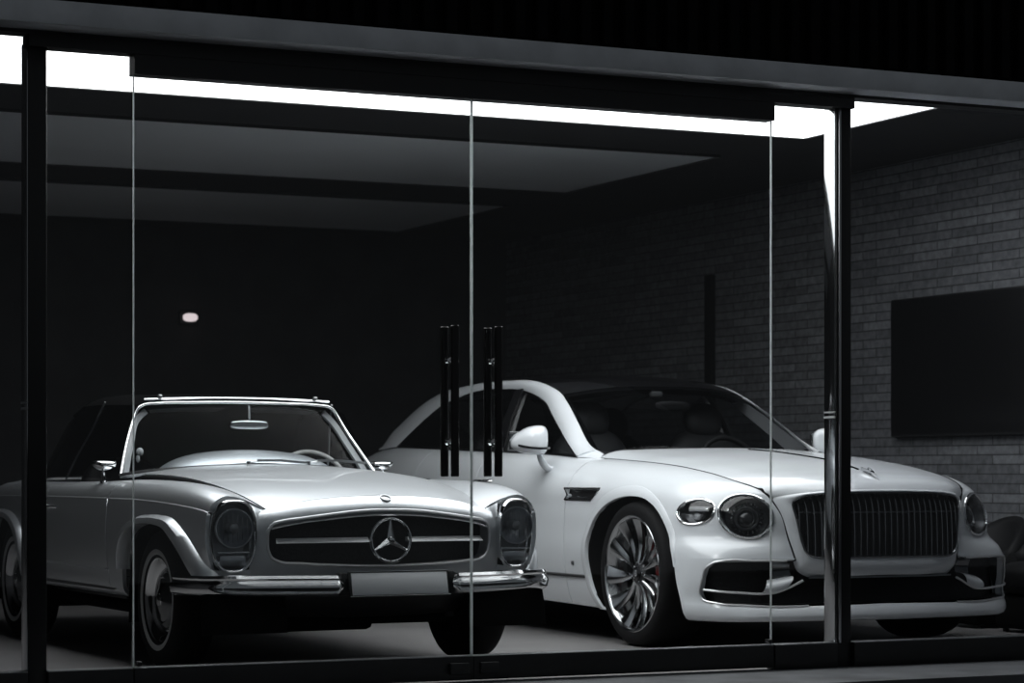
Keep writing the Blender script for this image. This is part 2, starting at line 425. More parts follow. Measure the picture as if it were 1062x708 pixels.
def build_convertible():
    car = empty('vintage_convertible', (4.025, 10.545, 0), math.radians(1.79))
    tag(car, 'pale silver vintage two-seat convertible with tall oval headlamps and black soft top', 'car')
    P = 'paint_old'
    # ---------------- side belts (drawn for x > 0, mirrored)
    ys = [-.592, -.52, -.40, -.2, .1, .5, 1.0, 1.6, 2.1, 2.4, 2.8, 3.15, 3.36]
    w = [.797, .812, .833, .852, .864, .871, .873, .869, .865, .858, .835, .785, .70]
    zc = [.722, .735, .747, .760, .770, .774, .775, .774, .772, .769, .765, .755, .745]
    def row(dw, z, k=0., fr=0.):
        out = []
        for i, y in enumerate(ys):
            s_ = 1 if i > 1 else .6
            out.append((w[i] + dw * s_, y, z if np.isscalar(z) else z[i]))
        return out
    lowrows = [row(-.34, .295), row(-.14, .306), row(-.030, .332), row(-.004, .44), row(.009, .58), row(.007, .69), [(w[i], y, zc[i]) for i, y in enumerate(ys)]]
    for r in lowrows[:3]:                      # the wing tucks in under the lamp
        r[0] = (r[0][0] - .05, r[0][1] + .02, r[0][2])
    lowrows[3][0] = (.765, -.585, .45); lowrows[4][0] = (.802, -.588, .58); lowrows[5][0] = (.803, -.59, .685)
    LOW = Surf(lowrows)
    crown = [(.690, .797), (.703, .814), (.715, .834), (.725, .850), (.735, .860), (.748, .862), (.782, .848), (.782, .843), (.775, .846), (.755, .85), (.70, .842), (.62, .80), (.52, .75)]
    inner = [(.523, .728), (.534, .752), (.556, .786), (.583, .818), (.606, .838), (.626, .852), (.725, .852), (.735, .847), (.725, .850), (.69, .858), (.60, .862), (.50, .82), (.40, .765)]
    ledge = [(w[i] - .005, y, zc[i] + .005) for i, y in enumerate(ys)]
    shoulder = [(w[i] * .90 + crown[i][0] * .10 - .004, y, zc[i] * .62 + crown[i][1] * .38) for i, y in enumerate(ys)]
    upper2 = [(w[i] * .56 + crown[i][0] * .44, y, zc[i] * .20 + crown[i][1] * .80) for i, y in enumerate(ys)]
    valley = [(crown[i][0] * .5 + inner[i][0] * .5, y, crown[i][1] * .60 + inner[i][1] * .40 + (.004 if i < 6 else .004)) for i, y in enumerate(ys)]
    UP = Surf([ledge, shoulder, upper2, [(c[0], y, c[1]) for c, y in zip(crown, ys)], valley, [(c[0], y, c[1]) for c, y in zip(inner, ys)]])
    LED = Surf([[(w[i], y, zc[i]) for i, y in enumerate(ys)], [(w[i] - .003, y, zc[i] + .004) for i, y in enumerate(ys)], ledge])
    fo = [(.37, .20), (.365, .33), (.345, .45), (.28, .585), (.20, .635), (.10, .660), (-.02, .670), (-.15, .668), (-.27, .651), (-.36, .603), (-.45, .530), (-.535, .440), (-.59, .37), (-.62, .28), (-.63, .20)]
    ff = [(.43, .20), (.415, .33), (.39, .465), (.32, .618), (.225, .671), (.11, .699), (-.02, .709), (-.16, .709), (-.305, .694), (-.415, .640), (-.515, .557), (-.605, .450), (-.65, .37), (-.68, .28), (-.69, .20)]
    ff = [(a, b) for a, b in ff]
    ro = [(2.4 - (a + .02) * 1.0 if a > 0 else 2.4 - a * .74, b - .01) for a, b in fo]; ro = [(2.4 + (a - 2.4), b) for a, b in ro]
    rf = [(2.4 - (a + .02) * 1.0 if a > 0 else 2.4 - a * .78, b - .01) for a, b in ff]
    uf = lambda y: LOW.u_at('y', y, LOW.kv[-1]); uu = lambda y: UP.u_at('y', y)
    def hole(o, ur): return LOW.inv('yz', curve(o, 70), ur=ur)
    ur_f = (0, uf(.6)); ur_r = (uf(1.75), uf(3.1))
    fo_cut = [(a, b) for a, b in fo if a > -.575] + [(-.57, .40), (-.62, .33), (-.68, .25), (-.69, .14), (.36, .14)]
    mid = [((p[0] * .55 + q[0] * .45), (p[1] * .55 + q[1] * .45)) if p[1] > .3 else p for p, q in zip(fo, ff)]; mir = [((p[0] * .55 + q[0] * .45), (p[1] * .55 + q[1] * .45)) if p[1] > .3 else p for p, q in zip(ro, rf)]
    hf = LOW.inv('yz', np.concatenate([curve([q for q in mid if q[0] > -.60], 60), np.array([(-.572, .40), (-.70, .36), (-.80, .14), (.36, .14)])]), ur=(-.0, uf(.6)))
    hr = LOW.inv('yz', np.concatenate([curve(mir, 60), np.array([(2.4 + .52, .12), (2.4 - .40, .12)])]), ur=ur_r)
    zs = LOW.kv[0]
    vdoor = LOW.kv[3]                                # door lower edge, z = .44
    gap = .004
    def belt(name, ya, yb, holes=(), va=None, extra=None):
        a, b = (uf(ya) + gap if ya is not None else LOW.ku[0]), (uf(yb) - gap if yb is not None else LOW.ku[-1])
        c, d = (uu(ya) + gap if ya is not None else UP.ku[0]), (uu(yb) - gap if yb is not None else UP.ku[-1])
        e, f_ = (LED.u_at('y', ya) + gap if ya is not None else LED.ku[0]), (LED.u_at('y', yb) - gap if yb is not None else LED.ku[-1])
        g = patch(LOW, (a, b), (va if va is not None else LOW.kv[0], LOW.kv[-1]), .03, holes)
        g.join(patch(UP, (c, d), None, .03)); g.join(patch(LED, (e, f_), None, .03, rim=0))
        if extra: g.join(extra) if False else None
        return both(name, g, P, car)
    fill = loft([[(.605, -.588, .764), (.562, -.588, .746), (.522, -.590, .729)], [(.596, -.606, .738), (.566, -.602, .724), (.528, -.612, .722)], [(.586, -.618, .700), (.572, -.614, .690), (.545, -.628, .700)]], 10, 8)
    both('lamp_panel', loft([[(.592, -.588, .480), (.685, -.598, .470), (.775, -.578, .480)], [(.592, -.586, .43), (.685, -.592, .43), (.772, -.570, .43)], [(.600, -.575, .38), (.685, -.580, .38), (.765, -.555, .38)]], 14, 8), P, car)
    both('fender_corner', fill, P, car)
    belt('front_fender', None, .575, [hf])
    doors = belt('door', .575, 1.62, va=vdoor + gap)
    belt('rear_fender', 1.62, None, [hr])
    a, b = uf(.575) + gap, uf(1.62) - gap
    both('sill', patch(LOW, (a, b), (LOW.kv[0], vdoor - gap), .03), P, car)
    lip = arch_lip(LOW, [q for q in fo if q[1] > .33 and q[0] > -.56] , [q for q in ff if q[1] > .33 and q[0] > -.63], .036, (0, uf(.6)), .03)
    both('wheel_arch_lip', lip, P, car)
    lip = arch_lip(LOW, [q for q in ro if q[1] > .25], [q for q in rf if q[1] > .25], .034, ur_r, .03)
    both('wheel_arch_lip', lip, P, car)
    wheel_well(car, fo, .835, .44); wheel_well(car, ro, .835, .44)
    # sill trim and door handle
    tr = G(); tr.join(sweep([(.848, .50, .352), (.853, 1.0, .350), (.850, 1.9, .347)], [(-.006, -.008), (.006, -.006), (.006, .006), (-.006, .008)]))
    both('sill_trim', tr, 'satin', car)
    tr = sweep([(.868, .60, .444), (.872, 1.0, .444), (.869, 1.61, .444)], [(-.006, -.006), (.009, -.008), (.009, -.005), (-.005, .009)])
    both('door_edge_trim', tr, P, car)
    for s, d in zip((-1, 1), doors):
        h = tube(curve([(.872 * s, 1.42, .722), (.898 * s, 1.44, .725), (.901 * s, 1.50, .725), (.898 * s, 1.56, .725), (.872 * s, 1.58, .722)], 18), .008, 8)
        h.join(blob((.878 * s, 1.585, .722), (.012, .016, .016), 2)); tag(h.build('door_handle', 'chrome', d), 'chrome door handle')
    # ---------------- bonnet, nose and grille
    hrows = []
    for y, c, m1, m2, e in [(-.66, (0, .797), (.20, .790), (.40, .767), (.520, .733)), (-.52, (0, .826), (.20, .820), (.40, .796), (.530, .757)),
                            (-.40, (0, .846), (.21, .840), (.42, .819), (.551, .790)), (-.2, (0, .871), (.22, .866), (.44, .850), (.569, .826)),
                            (.1, (0, .903), (.22, .899), (.45, .884), (.585, .862)), (.45, (0, .927), (.23, .922), (.46, .905), (.599, .884)),
                            (.78, (0, .938), (.24, .933), (.48, .914), (.620, .890))]:
        d = {-.66: (0, .005, .03, .062)}.get(y, (0, 0, 0, 0))
        hrows.append(sym([(c[0], y + d[0], c[1]), (m1[0], y + d[1], m1[1]), (m2[0], y + d[2], m2[1]), (e[0], y + d[3], e[1])]))
    HOOD = Surf(hrows); hood = patch(HOOD, res=.035, rim=.03).build('hood', P, car)
    nose = [[(0, -.665, .7955), (.2, -.660, .7885), (.4, -.635, .7655), (.5, -.610, .742), (0.591, -0.568, .728)],
            [(0, -.702, .776), (.2, -.694, .767), (.4, -.664, .742), (.5, -.634, .724), (0.598, -0.592, .712)],
            [(0, -.724, .748), (.2, -.715, .738), (.4, -.681, .712), (.5, -.649, .695), (0.603, -0.602, .675)],
            [(0, -.725, .66), (.2, -.716, .655), (.4, -.682, .64), (.5, -.650, .63), (0.606, -0.599, .61)],
            [(0, -.720, .56), (.2, -.711, .556), (.4, -.678, .55), (.5, -.646, .545), (0.606, -0.594, .54)],
            [(0, -.716, .485), (.2, -.706, .485), (.4, -.672, .485), (.5, -.641, .485), (0.604, -0.590, .485)],
            [(0, -.700, .42), (.2, -.690, .42), (.4, -.656, .42), (.5, -.626, .42), (0.598, -0.580, .42)]]
    NOSE = Surf([sym(r) for r in nose], flip=True)
    gh = [(0, .733), (.15, .728), (.27, .715), (.40, .698), (.48, .686), (.513, .676), (.530, .656), (.537, .60), (.532, .555), (.518, .526), (.49, .511), (.40, .502), (.30, .495), (.15, .489), (0, .487)]
    ghf = gh + [(-a, b) for a, b in gh[-2:0:-1]]
    gcur = curve(np.array(ghf), 150, closed=True)
    q = NOSE.inv('xz', gcur); patch(NOSE, None, None, .03, [q], rim=.05).build('nose_panel', P, car)
    ring = NOSE(q[:, 0], q[:, 1])
    grille = empty('grille', (0, -.62, .6), 0, car)
    gm = Matrix.Translation((0, .62, -.6))
    loc = lambda g: g.moved(gm)
    loc(tube(ring + [0, -.004, 0], .007, 8, True)).build('surround', 'bright_trim', grille)
    top = np.array([p for p in curve([(a, 0, b) for a, b in [(-.520, .664), (-.40, .690), (-.27, .706), (-.15, .718), (0, .723), (.15, .718), (.27, .706), (.40, .690), (.520, .664)]], 60)])
    qq = NOSE.inv('xz', top[:, [0, 2]]); pt = NOSE(qq[:, 0], qq[:, 1])
    loc(sweep(pt + [0, .008, -.004], [(-.012, -.008), (.012, -.010), (.014, -.006), (-.002, .008), (-.012, .010)])).build('upper_moulding', 'bright_trim', grille)
    back = np.array(ghf) * [1.02, 1.0]
    yb = lambda x: -.66 + .10 * (x / .5) ** 2
    bg = G(); xs = np.linspace(-.56, .56, 30); zsn = np.linspace(.45, .745, 8)
    X, Z = np.meshgrid(xs, zsn); bg.add(*grid(np.stack([X, yb(X) + .03, Z], 2)))
    loc(bg).build('mesh', 'mesh', grille)
    bar = curve([(-.495, -.632, .600), (-.30, -.684, .602), (0, -.715, .603), (.30, -.684, .602), (.495, -.632, .600)], 60)
    left = bar[bar[:, 0] < -.092]; right = bar[bar[:, 0] > .092]
    for b_ in (left, right):
        loc(sweep(b_, [(-.018, -.009), (.020, -.011), (.020, -.009), (-.002, .011), (-.018, .011)])).build('crossbar', 'bright_trim', grille)
    em = G(); cx, cy, cz = 0, -.745, .601
    an = np.linspace(0, 2 * PI, 64, endpoint=False)
    em.join(tube(np.stack([cx + .094 * np.sin(an), np.full(64, cy), cz + .094 * np.cos(an)], 1), .0075, 8, True, up=(0, 1, 0)))
    for k in range(3):
        t = k * 2 * PI / 3; d = np.array([math.sin(t), 0, math.cos(t)]); n_ = np.array([math.cos(t), 0, -math.sin(t)]); c = np.array([cx, cy, cz])
        tip = c + d * .092; V = [c + n_ * .017 + d * .008, c - n_ * .017 + d * .008, tip + n_ * .003, tip - n_ * .003, c + np.array([0, -.014, 0]), tip + np.array([0, -.004, 0]), c + np.array([0, .008, 0]), tip + np.array([0, .003, 0])]
        em.add(V, [(0, 2, 5, 4), (4, 5, 3, 1), (1, 3, 7, 6), (6, 7, 2, 0), (2, 3, 5), (2, 7, 3)])
    em.join(lathe([(.001, -.016), (.013, -.014), (.017, -.004), (.017, .06)], 24, 'y', (cx, cy, cz)))
    tag(loc(em).build('star_emblem', 'chrome', grille, ang=25), 'chrome three-pointed star in a ring')
    b_ = lathe([(.001, -.003), (.019, -.003), (.021, .001), (.026, .002), (.027, -.006)], 32, 'z').moved(Matrix.Translation((0, -.690, .787)) @ Matrix.Rotation(math.radians(30), 4, 'X'))
    bo = b_.build('hood_badge', 'satin', car)
    he = np.array([(x + .009, y, z - .017) for x, y, z in [r[-1] for r in hrows][1:]])
    both('bonnet_gap_shade', tube(curve(he, 60), .0105, 8), 'black_matt', car)  # black tube added under the bonnet edge, painting the gap's shade
    # ---------------- headlamps
    for s in (-1, 1):
        c = np.array([.685 * s, -.612, .622]); o = empty('headlight', tuple(c), 0, car)
        a = np.linspace(0, 2 * PI, 72, endpoint=False)
        def outline(k, dy=0., kz=None):
            kz = kz or k; sx = np.sign(np.cos(a)) * np.abs(np.cos(a)) ** .68; sz = np.sign(np.sin(a)) * np.abs(np.sin(a)) ** .80
            zz = sz * .156 * kz; taper = 1 - .10 * np.clip(-sz, 0, 1) ** 1.5
            xx = sx * .097 * k * taper
            yy = dy + .010 * (xx * s / .097) + .018 * (-zz / .156) * .6 + .03 * np.clip(xx * s / .097, 0, 1) ** 2
            return np.stack([xx, yy, zz], 1)
        P0 = np.array([outline(1.02, .045), outline(1.035, .012), outline(1.03, -.010), outline(.985, -.022, .99), outline(.93, -.020, .95), outline(.895, -.008, .925), outline(.885, .02, .915)])
        G().add(*grid(P0, closed_u=True)).build('bezel', 'chrome', o, ang=60)
        K = np.linspace(.90, .0, 12); rows = np.array([outline(max(k, .002), -.012 - .030 * (1 - (k / .9) ** 2), max(k, .002) * 1.03) for k in K])
        G().add(*grid(rows, closed_u=True)).build('lens', 'glass_lens', o)
        hb = np.array([outline(.90, .0, .93), outline(.88, .05, .91), outline(.80, .075, .86), outline(.002, .08, .002)])
        G().add(*grid(hb, closed_u=True)).build('housing', 'satin', o)
        bowl = lathe([(.084, -.010), (.080, .0), (.070, .022), (.055, .042), (.03, .055), (.012, .06), (.001, .06)], 40, 'y', (0, .0, .035))
        bowl.join(lathe([(.086, .0), (.086, -.014), (.081, -.014), (.079, .0)], 40, 'y', (0, 0, .035))); bowl.build('reflector', 'reflector', o)
        lathe([(.001, -.012), (.02, -.010), (.024, .0), (.022, .05)], 24, 'y', (0, 0, .035)).build('bulb_shield', 'satin', o)
        fl = box((0, .028, -.105), (.125, .05, .05), .012); fl.join(box((0, .0, -.070), (.145, .012, .008), .002)); fl.build('fog_lamp', 'reflector', o)
        ribs = G()
        for k in range(-3, 4): ribs.join(box((k * .022, .004, .035), (.003, .004, .13 - abs(k) * .016), .001))
        ribs.build('lens_ribs', 'satin', o)
    # ---------------- bumper and number plate
    prof = [(-.020, -.046), (.012, -.044), (.030, -.030), (.036, -.006), (.034, .006), (.024, .018), (.020, .026), (.024, .034), (.016, .046), (-.020, .048)]
    half = [(.262, -.822, .408), (.40, -.806, .409), (.55, -.775, .410), (.66, -.742, .410), (.74, -.702, .410), (.797, -.650, .409), (.832, -.575, .408), (.848, -.48, .407), (.852, -.36, .406)]
    path = curve(half, 70); L = np.linspace(0, 1, 70); sc = np.clip(.40 + L * 20, 0, 1)
    pr = [(a, b) for a, b in prof]
    bl = sweep(path, pr, scale=sc)
    bump = both('bumper', bl, 'chrome', car)
    ir = G(); ir.join(box((0, -.775, .41), (.56, .04, .07), .01)); ir.build('bumper_bracket', 'black', car)
    pl = empty('number_plate', (0, -.84, .414), 0, car); pl.rotation_euler = (math.radians(-14), 0, 0)
    box((-.002, .004, 0), (.478, .010, .112), .003).build('plate_holder', 'black', pl)
    box((0, -.004, 0), (.458, .006, .098), .002).build('plate_face', 'plate', pl)
    fr = box((0, -.002, -.054), (.478, .014, .004), .001); fr.join(box((0, -.002, .054), (.478, .014, .003), .001)); fr.build('plate_frame', 'satin', pl)
    for bx in (-.257, .257): box((bx, -.800, .414), (.033, .06, .10), .006).build('plate_bracket', 'black', car)
    # valance and underbody
    v = loft([[(-.70, -.50, .44), (-.4, -.63, .44), (0, -.68, .44), (.4, -.63, .44), (.70, -.50, .44)], [(-.68, -.46, .33), (-.4, -.58, .33), (0, -.63, .33), (.4, -.58, .33), (.68, -.46, .33)],
              [(-.60, -.36, .26), (-.35, -.46, .255), (0, -.5, .25), (.35, -.46, .255), (.60, -.36, .26)]]); v.build('front_valance', 'black', car)
    ub = box((0, 1.45, .235), (1.30, 3.7, .05), .02); ub.join(box((0, -.02, .30), (1.0, .10, .10), .02)); ub.join(box((0, 2.4, .30), (1.2, .12, .12), .02)); ub.join(box((-.15, -.25, .225), (.45, .3, .08), .03))
    ub.build('underbody', 'black_matt', car)
    for x in (-.50, .46):
        blob((x, -.44, .255), (.055, .035, .025), 2.4).build('tow_bracket', 'black', car)
    # rear panel and boot lid
    rr = [[(0, 2.52, .885), (.30, 2.52, .882), (.60, 2.50, .874)], [(0, 2.8, .872), (.30, 2.8, .868), (.59, 2.8, .86)], [(0, 3.15, .83), (.25, 3.15, .828), (.49, 3.15, .82)], [(0, 3.36, .775), (.2, 3.36, .773), (.39, 3.35, .765)]]
    patch(Surf([sym(r) for r in rr]), res=.05).build('boot_lid', P, car)
    tail = [[(0, 3.39, .755), (.25, 3.385, .752), (.55, 3.37, .748), (.695, 3.355, .742)], [(0, 3.42, .62), (.25, 3.415, .62), (.55, 3.40, .62), (.715, 3.36, .60)], [(0, 3.40, .40), (.25, 3.395, .40), (.55, 3.38, .40), (.70, 3.35, .42)], [(0, 3.30, .25), (.25, 3.3, .25), (.5, 3.29, .25), (.64, 3.33, .26)]]
    patch(Surf([sym(r) for r in tail]), res=.05).build('tail_panel', P, car)
    sweep(curve([(-.86, 3.2, .44), (-.80, 3.42, .44), (-.5, 3.48, .44), (0, 3.5, .44), (.5, 3.48, .44), (.80, 3.42, .44), (.86, 3.2, .44)], 60), prof).build('rear_bumper', 'chrome', car)
    # ---------------- windscreen
    fp = [(.685, .955, .885), (.655, 1.01, .955), (.615, 1.075, 1.045), (.575, 1.125, 1.130), (.548, 1.150, 1.188), (.532, 1.155, 1.216), (.500, 1.150, 1.236), (.44, 1.138, 1.243), (.25, 1.112, 1.249), (0, 1.100, 1.252)]
    full = curve(fp + [(-p[0], p[1], p[2]) for p in fp[-2::-1]], 160)
    tube(full, .0085, 10, up=(0, -1, .3)).build('windscreen_frame', 'chrome', car, ang=60)
    base = curve([(.685, .955, .885), (.55, .875, .905), (.3, .805, .925), (0, .78, .932), (-.3, .805, .925), (-.55, .875, .905), (-.685, .955, .885)], 80)
    tube(base, .009, 8).build('windscreen_seal', 'black', car)
    gb = [(.675, .958, .892), (.55, .88, .91), (.3, .812, .93), (0, .788, .936)]
    gt = [(.525, 1.156, 1.21), (.42, 1.138, 1.235), (.22, 1.110, 1.243), (0, 1.10, 1.246)]
    gm_ = [tuple((np.array(a) + np.array(b)) / 2 + np.array([0, -.012, 0])) for a, b in zip(gb, gt)]
    loft([sym(r[::-1]) for r in (gb, gm_, gt)], 40, 14).build('windscreen', 'glass_car', car)
    ip = [(.646, 1.00, .885), (.585, 1.105, 1.04), (.524, 1.182, 1.165), (.480, 1.185, 1.205)]
    both('pillar_trim', sweep(curve(ip, 24), [(-.015, -.010), (.015, -.010), (.015, .010), (-.015, .010)], up=(0, -1, .3)), 'trim_light', car)
    vent = curve([(.70, .985, .872), (.665, 1.06, .965), (.62, 1.13, 1.075), (.592, 1.165, 1.16)], 24)
    kn = blob((-.565, 1.02, 1.0), (.018, .018, .020), 2).join(blob((-.575, 1.02, .965), (.010, .010, .02), 2)); kn.build('quarter_light_latch', 'trim_light', car)
    # mirror inside
    im = empty('interior_mirror', (.057, 1.145, 1.14), 0, car)
    blob((0, 0, 0), (.105, .022, .026), 3.2).build('mirror_shell', 'chrome', im)
    box((0, .014, -.002), (.19, .012, .036), .004).build('mirror_glass', 'black_gloss', im)
    tube([(0, .0, .015), (-.002, -.01, .055), (-.01, -.02, .10)], .007, 8).build('mirror_stalk', 'chrome', im)
    for s in (-1, 1):
        vs = loft([[(s * .06, 1.16, 1.225), (s * .28, 1.165, 1.224), (s * .46, 1.19, 1.212)], [(s * .10, 1.22, 1.205), (s * .28, 1.225, 1.203), (s * .44, 1.24, 1.197)]], 12, 6); vs.build('sun_visor', 'leather_dark', car)
    # outside mirrors
    for s in (-1, 1):
        o = empty('door_mirror', (.80 * s, .86 if s < 0 else 1.16, .848), 0, car)
        tube(curve([(0, 0, 0), (.004 * s, -.004, .03), (.006 * s, -.006, .062)], 10), .009, 8, scale=np.linspace(1.3, .8, 10)).build('mirror_stalk', 'chrome', o)
        secs = []
        for x, w_, z0, z1 in [(-.052, .010, .094, .100), (-.048, .030, .076, .105), (-.02, .046, .062, .109), (.02, .050, .060, .110), (.048, .034, .078, .106), (.054, .012, .096, .101)]:
            t = np.linspace(0, 2 * PI, 28, endpoint=False); q_ = lambda v: np.sign(v) * np.abs(v) ** .7
            secs.append(np.stack([np.full(28, x * s), -.008 + w_ * q_(np.cos(t)), (z0 + z1) / 2 + (z1 - z0) / 2 * q_(np.sin(t))], 1))
        Bq = basis(np.linspace(0, 1, 6), np.linspace(0, 1, 22)); G().add(*grid(np.einsum('ij,jnc->inc', Bq, np.array(secs)), closed_u=True)).build('mirror_head', 'chrome', o)
        box((0, 0, .0), (.028, .05, .012), .005).build('mirror_foot', 'chrome', o)
    # cowl, vents, wipers
    cw = [[(0, .785, .938), (.24, .785, .933), (.48, .785, .914), (.66, .80, .885)], [(0, .80, .936), (.26, .82, .930), (.50, .87, .909), (.69, .95, .878)]]
    patch(Surf([sym(r) for r in cw]), res=.05, rim=.01).build('cowl', P, car)
    for s in (-1, 1):
        w_ = empty('wiper', (.16 * s + .08, .79, .945), 0, car)
        tube(curve([(0, 0, 0), (.06, -.010, .010), (.17, .012, .012)], 14), .0045, 6).build('wiper_arm', 'satin', w_)
        sweep([(.04, -.015, .012), (.17, -.004, .012), (.33, .05, .0)], [(-.003, -.006), (.003, -.006), (.003, .006), (-.003, .006)]).build('wiper_blade', 'satin', w_)
        tube([(0, 0, -.02), (0, 0, .008)], .012, 10).build('wiper_pivot', 'chrome', w_)
    # ---------------- cabin
    dr = []
    for y, dz, wx in [(.86, -.055, .56), (.93, -.01, .60), (1.02, .012, .62), (1.10, .0, .62), (1.14, -.05, .62), (1.15, -.22, .60)]:
        dr.append(sym([(0, y, 1.000 + dz), (.18, y, .991 + dz), (.34, y, .962 + dz), (.43, y, .922 + dz), (wx - .11, y, .858 + dz * .5)]))
    patch(Surf(dr), res=.04, rim=0).build('dashboard', P, car)
    for x in (.30, .50):
        lathe([(.001, 0), (.05, 0), (.053, .004), (.053, .05)], 32, 'y', (x, 1.142, .86)).build('dial', 'black_gloss', car)
    sw = empty('steering_wheel', (.430, 1.19, .818), 0, car)
    R = Matrix.Rotation(math.radians(-24), 4, 'X')
    a = np.linspace(0, 2 * PI, 72, endpoint=False)
    tube(np.stack([.205 * np.cos(a), np.zeros(72), .205 * np.sin(a)], 1), .0115, 10, True, up=(0, 1, 0)).moved(R).build('wheel_rim', 'white_rim', sw)
    tube(np.stack([.145 * np.cos(a[36:]), np.full(36, -.015), .145 * np.sin(a[36:])], 1), .005, 8, up=(0, 1, 0)).moved(R).build('horn_ring', 'chrome', sw)
    sp = G()
    for t in (0.25, PI - .25): sp.join(tube([(.03 * math.cos(t), -.02, .03 * math.sin(t)), (.2 * math.cos(t), 0, .2 * math.sin(t))], .011, 8, flat=.5))
    sp.join(lathe([(.001, .02), (.045, .015), (.055, -.01), (.045, -.04)], 28, 'y')); sp.moved(R).build('wheel_spokes', 'trim_light', sw)
    tube([(.395, 1.22, .82), (.39, 1.0, .72)], .025, 10).build('steering_column', 'black', car)
    for s in (-1, 1):
        st = empty('seat', (.36 * s, 1.65, .45), 0, car)
        blob((0, -.02, .0), (.24, .27, .09), 3).build('seat_cushion', 'leather_dark', st)
        blob((0, .27, .26), (.23, .085, .27), 3, rot=Matrix.Rotation(math.radians(-14), 3, 'X')).build('seat_back', 'leather_dark', st)
    lin = G(); lin.join(box((0, 1.6, .30), (1.38, 1.5, .04), .01)); lin.join(box((0, .86, .58), (1.3, .03, .50), .01)); lin.join(box((0, 2.36, .60), (1.3, .03, .50), .01))
    for s in (-1, 1): lin.join(box((.70 * s, 1.6, .58), (.03, 1.5, .52), .01))
    lin.build('cabin_lining', 'leather_dark', car)
    # ---------------- soft top
    st = [[(0, 1.115, 1.262), (.28, 1.125, 1.260), (.46, 1.145, 1.254), (.535, 1.16, 1.235)],
          [(0, 1.25, 1.282), (.30, 1.26, 1.278), (.49, 1.275, 1.268), (.565, 1.28, 1.238)],
          [(0, 1.5, 1.302), (.32, 1.5, 1.297), (.52, 1.5, 1.282), (.60, 1.5, 1.242)],
          [(0, 1.8, 1.298), (.33, 1.8, 1.294), (.54, 1.8, 1.278), (.615, 1.80, 1.240)]]
    rear = [[(0, 1.8, 1.298), (.33, 1.8, 1.294), (.54, 1.8, 1.278), (.615, 1.80, 1.240), (.635, 1.86, 1.19)],
            [(0, 2.05, 1.235), (.33, 2.05, 1.23), (.55, 2.03, 1.21), (.63, 1.99, 1.165), (.655, 1.965, 1.09)],
            [(0, 2.28, 1.08), (.34, 2.28, 1.075), (.57, 2.24, 1.06), (.665, 2.16, 1.02), (.69, 2.07, .985)],
            [(0, 2.46, .89), (.36, 2.46, .885), (.60, 2.42, .88), (.69, 2.30, .872), (.715, 2.20, .868)]]
    so = empty('soft_top', (0, 1.8, 1.0), 0, car); mv = Matrix.Translation((0, -1.8, -1.0))
    patch(Surf([sym(r) for r in st]), res=.05).moved(mv).build('canopy', 'soft_top', so)
    patch(Surf([sym(r) for r in rear]), res=.05).moved(mv).build('rear_canopy', 'soft_top', so)
    hd = curve([(-.50, 1.150, 1.263), (-.28, 1.130, 1.271), (0, 1.118, 1.274), (.28, 1.130, 1.271), (.50, 1.150, 1.263)], 60)
    sweep(hd, [(-.012, -.005), (.004, -.005), (.007, 0), (.004, .005), (-.012, .005)]).moved(mv).build('header_trim', 'chrome', so)
    for s in (-1, 1):
        tube([(.622 * s, 1.40, 1.255), (.655 * s, 1.51, 1.12), (.700 * s, 1.63, .98), (.728 * s, 1.73, .862)], .005, 8).moved(mv).build('quarter_trim', 'satin', so)
        blob((.42 * s, 1.14, 1.282), (.014, .014, .008), 2).moved(mv).build('roof_stud', 'satin', so)
    for s in (-1, 1):
        sg = loft([[(.72 * s, 1.0, .87), (.735 * s, 1.5, .87), (.725 * s, 2.18, .87)], [(.655 * s, 1.08, 1.02), (.69 * s, 1.5, 1.05), (.685 * s, 2.06, 1.0)], [(.60 * s, 1.18, 1.20), (.625 * s, 1.5, 1.235), (.64 * s, 1.86, 1.19)]], 20, 12)
        sg.build('side_window', 'glass_dark', car)
    # ---------------- wheels
    ty = [(.178, -.060), (.183, -.072), (.200, -.086), (.232, -.0915), (.262, -.093), (.290, -.086), (.308, -.074), (.317, -.055), (.321, -.03), (.322, 0), (.321, .03), (.317, .055), (.308, .074), (.290, .086), (.262, .093), (.236, .0915), (.200, .086), (.183, .072), (.178, .055)]
    rim_ = [(.178, -.05), (.170, -.02), (.165, .0), (.168, .03), (.178, .05), (.188, .070), (.192, .074), (.188, .079), (.180, .070), (.172, .055), (.160, .040), (.150, .030), (.130, .030), (.118, .040), (.001, .045)]
    ring_ = [(.192, .078), (.190, .083), (.182, .079), (.172, .060), (.158, .047), (.150, .043), (.146, .040)]
    cap = [(.138, .035), (.136, .048), (.128, .058), (.105, .066), (.098, .062), (.075, .066), (.05, .076), (.03, .080), (.001, .081)]
    def wheel():
        r = empty('wheel', (0, 0, .323), 0, car)
        lathe(ty).build('tyre', 'rubber', r)
        lathe([(.205, .0885), (.208, .0905), (.217, .0924), (.227, .0932), (.2295, .0925), (.217, .0895), (.205, .0865)]).build('whitewall', 'whitewall', r)
        lathe(rim_).build('rim', 'paint_old', r)
        lathe(ring_).build('trim_ring', 'chrome', r)
        lathe(cap).build('hub_cap', 'dark_chrome', r)
        lathe([(.03, .0805), (.028, .084), (.001, .086)], 24).build('cap_emblem', 'chrome', r)
        lathe([(.139, .030), (.141, .046), (.136, .052), (.133, .048)]).build('cap_rim', 'chrome', r)
        return r
    first = wheel()
    pos = [(.732, 0, 0), (-.732, 0, PI), (.728, 2.4, 0), (-.728, 2.4, PI)]
    for i, (x, y, rz) in enumerate(pos):
        o = first if i == 0 else first.copy()
        if i:
            COL.objects.link(o)
            for ch in list(first.children):
                c = ch.copy(); COL.objects.link(c); c.parent = o
        o.location = (x, y, .322); o.rotation_euler = (0, 0, rz)
    return car
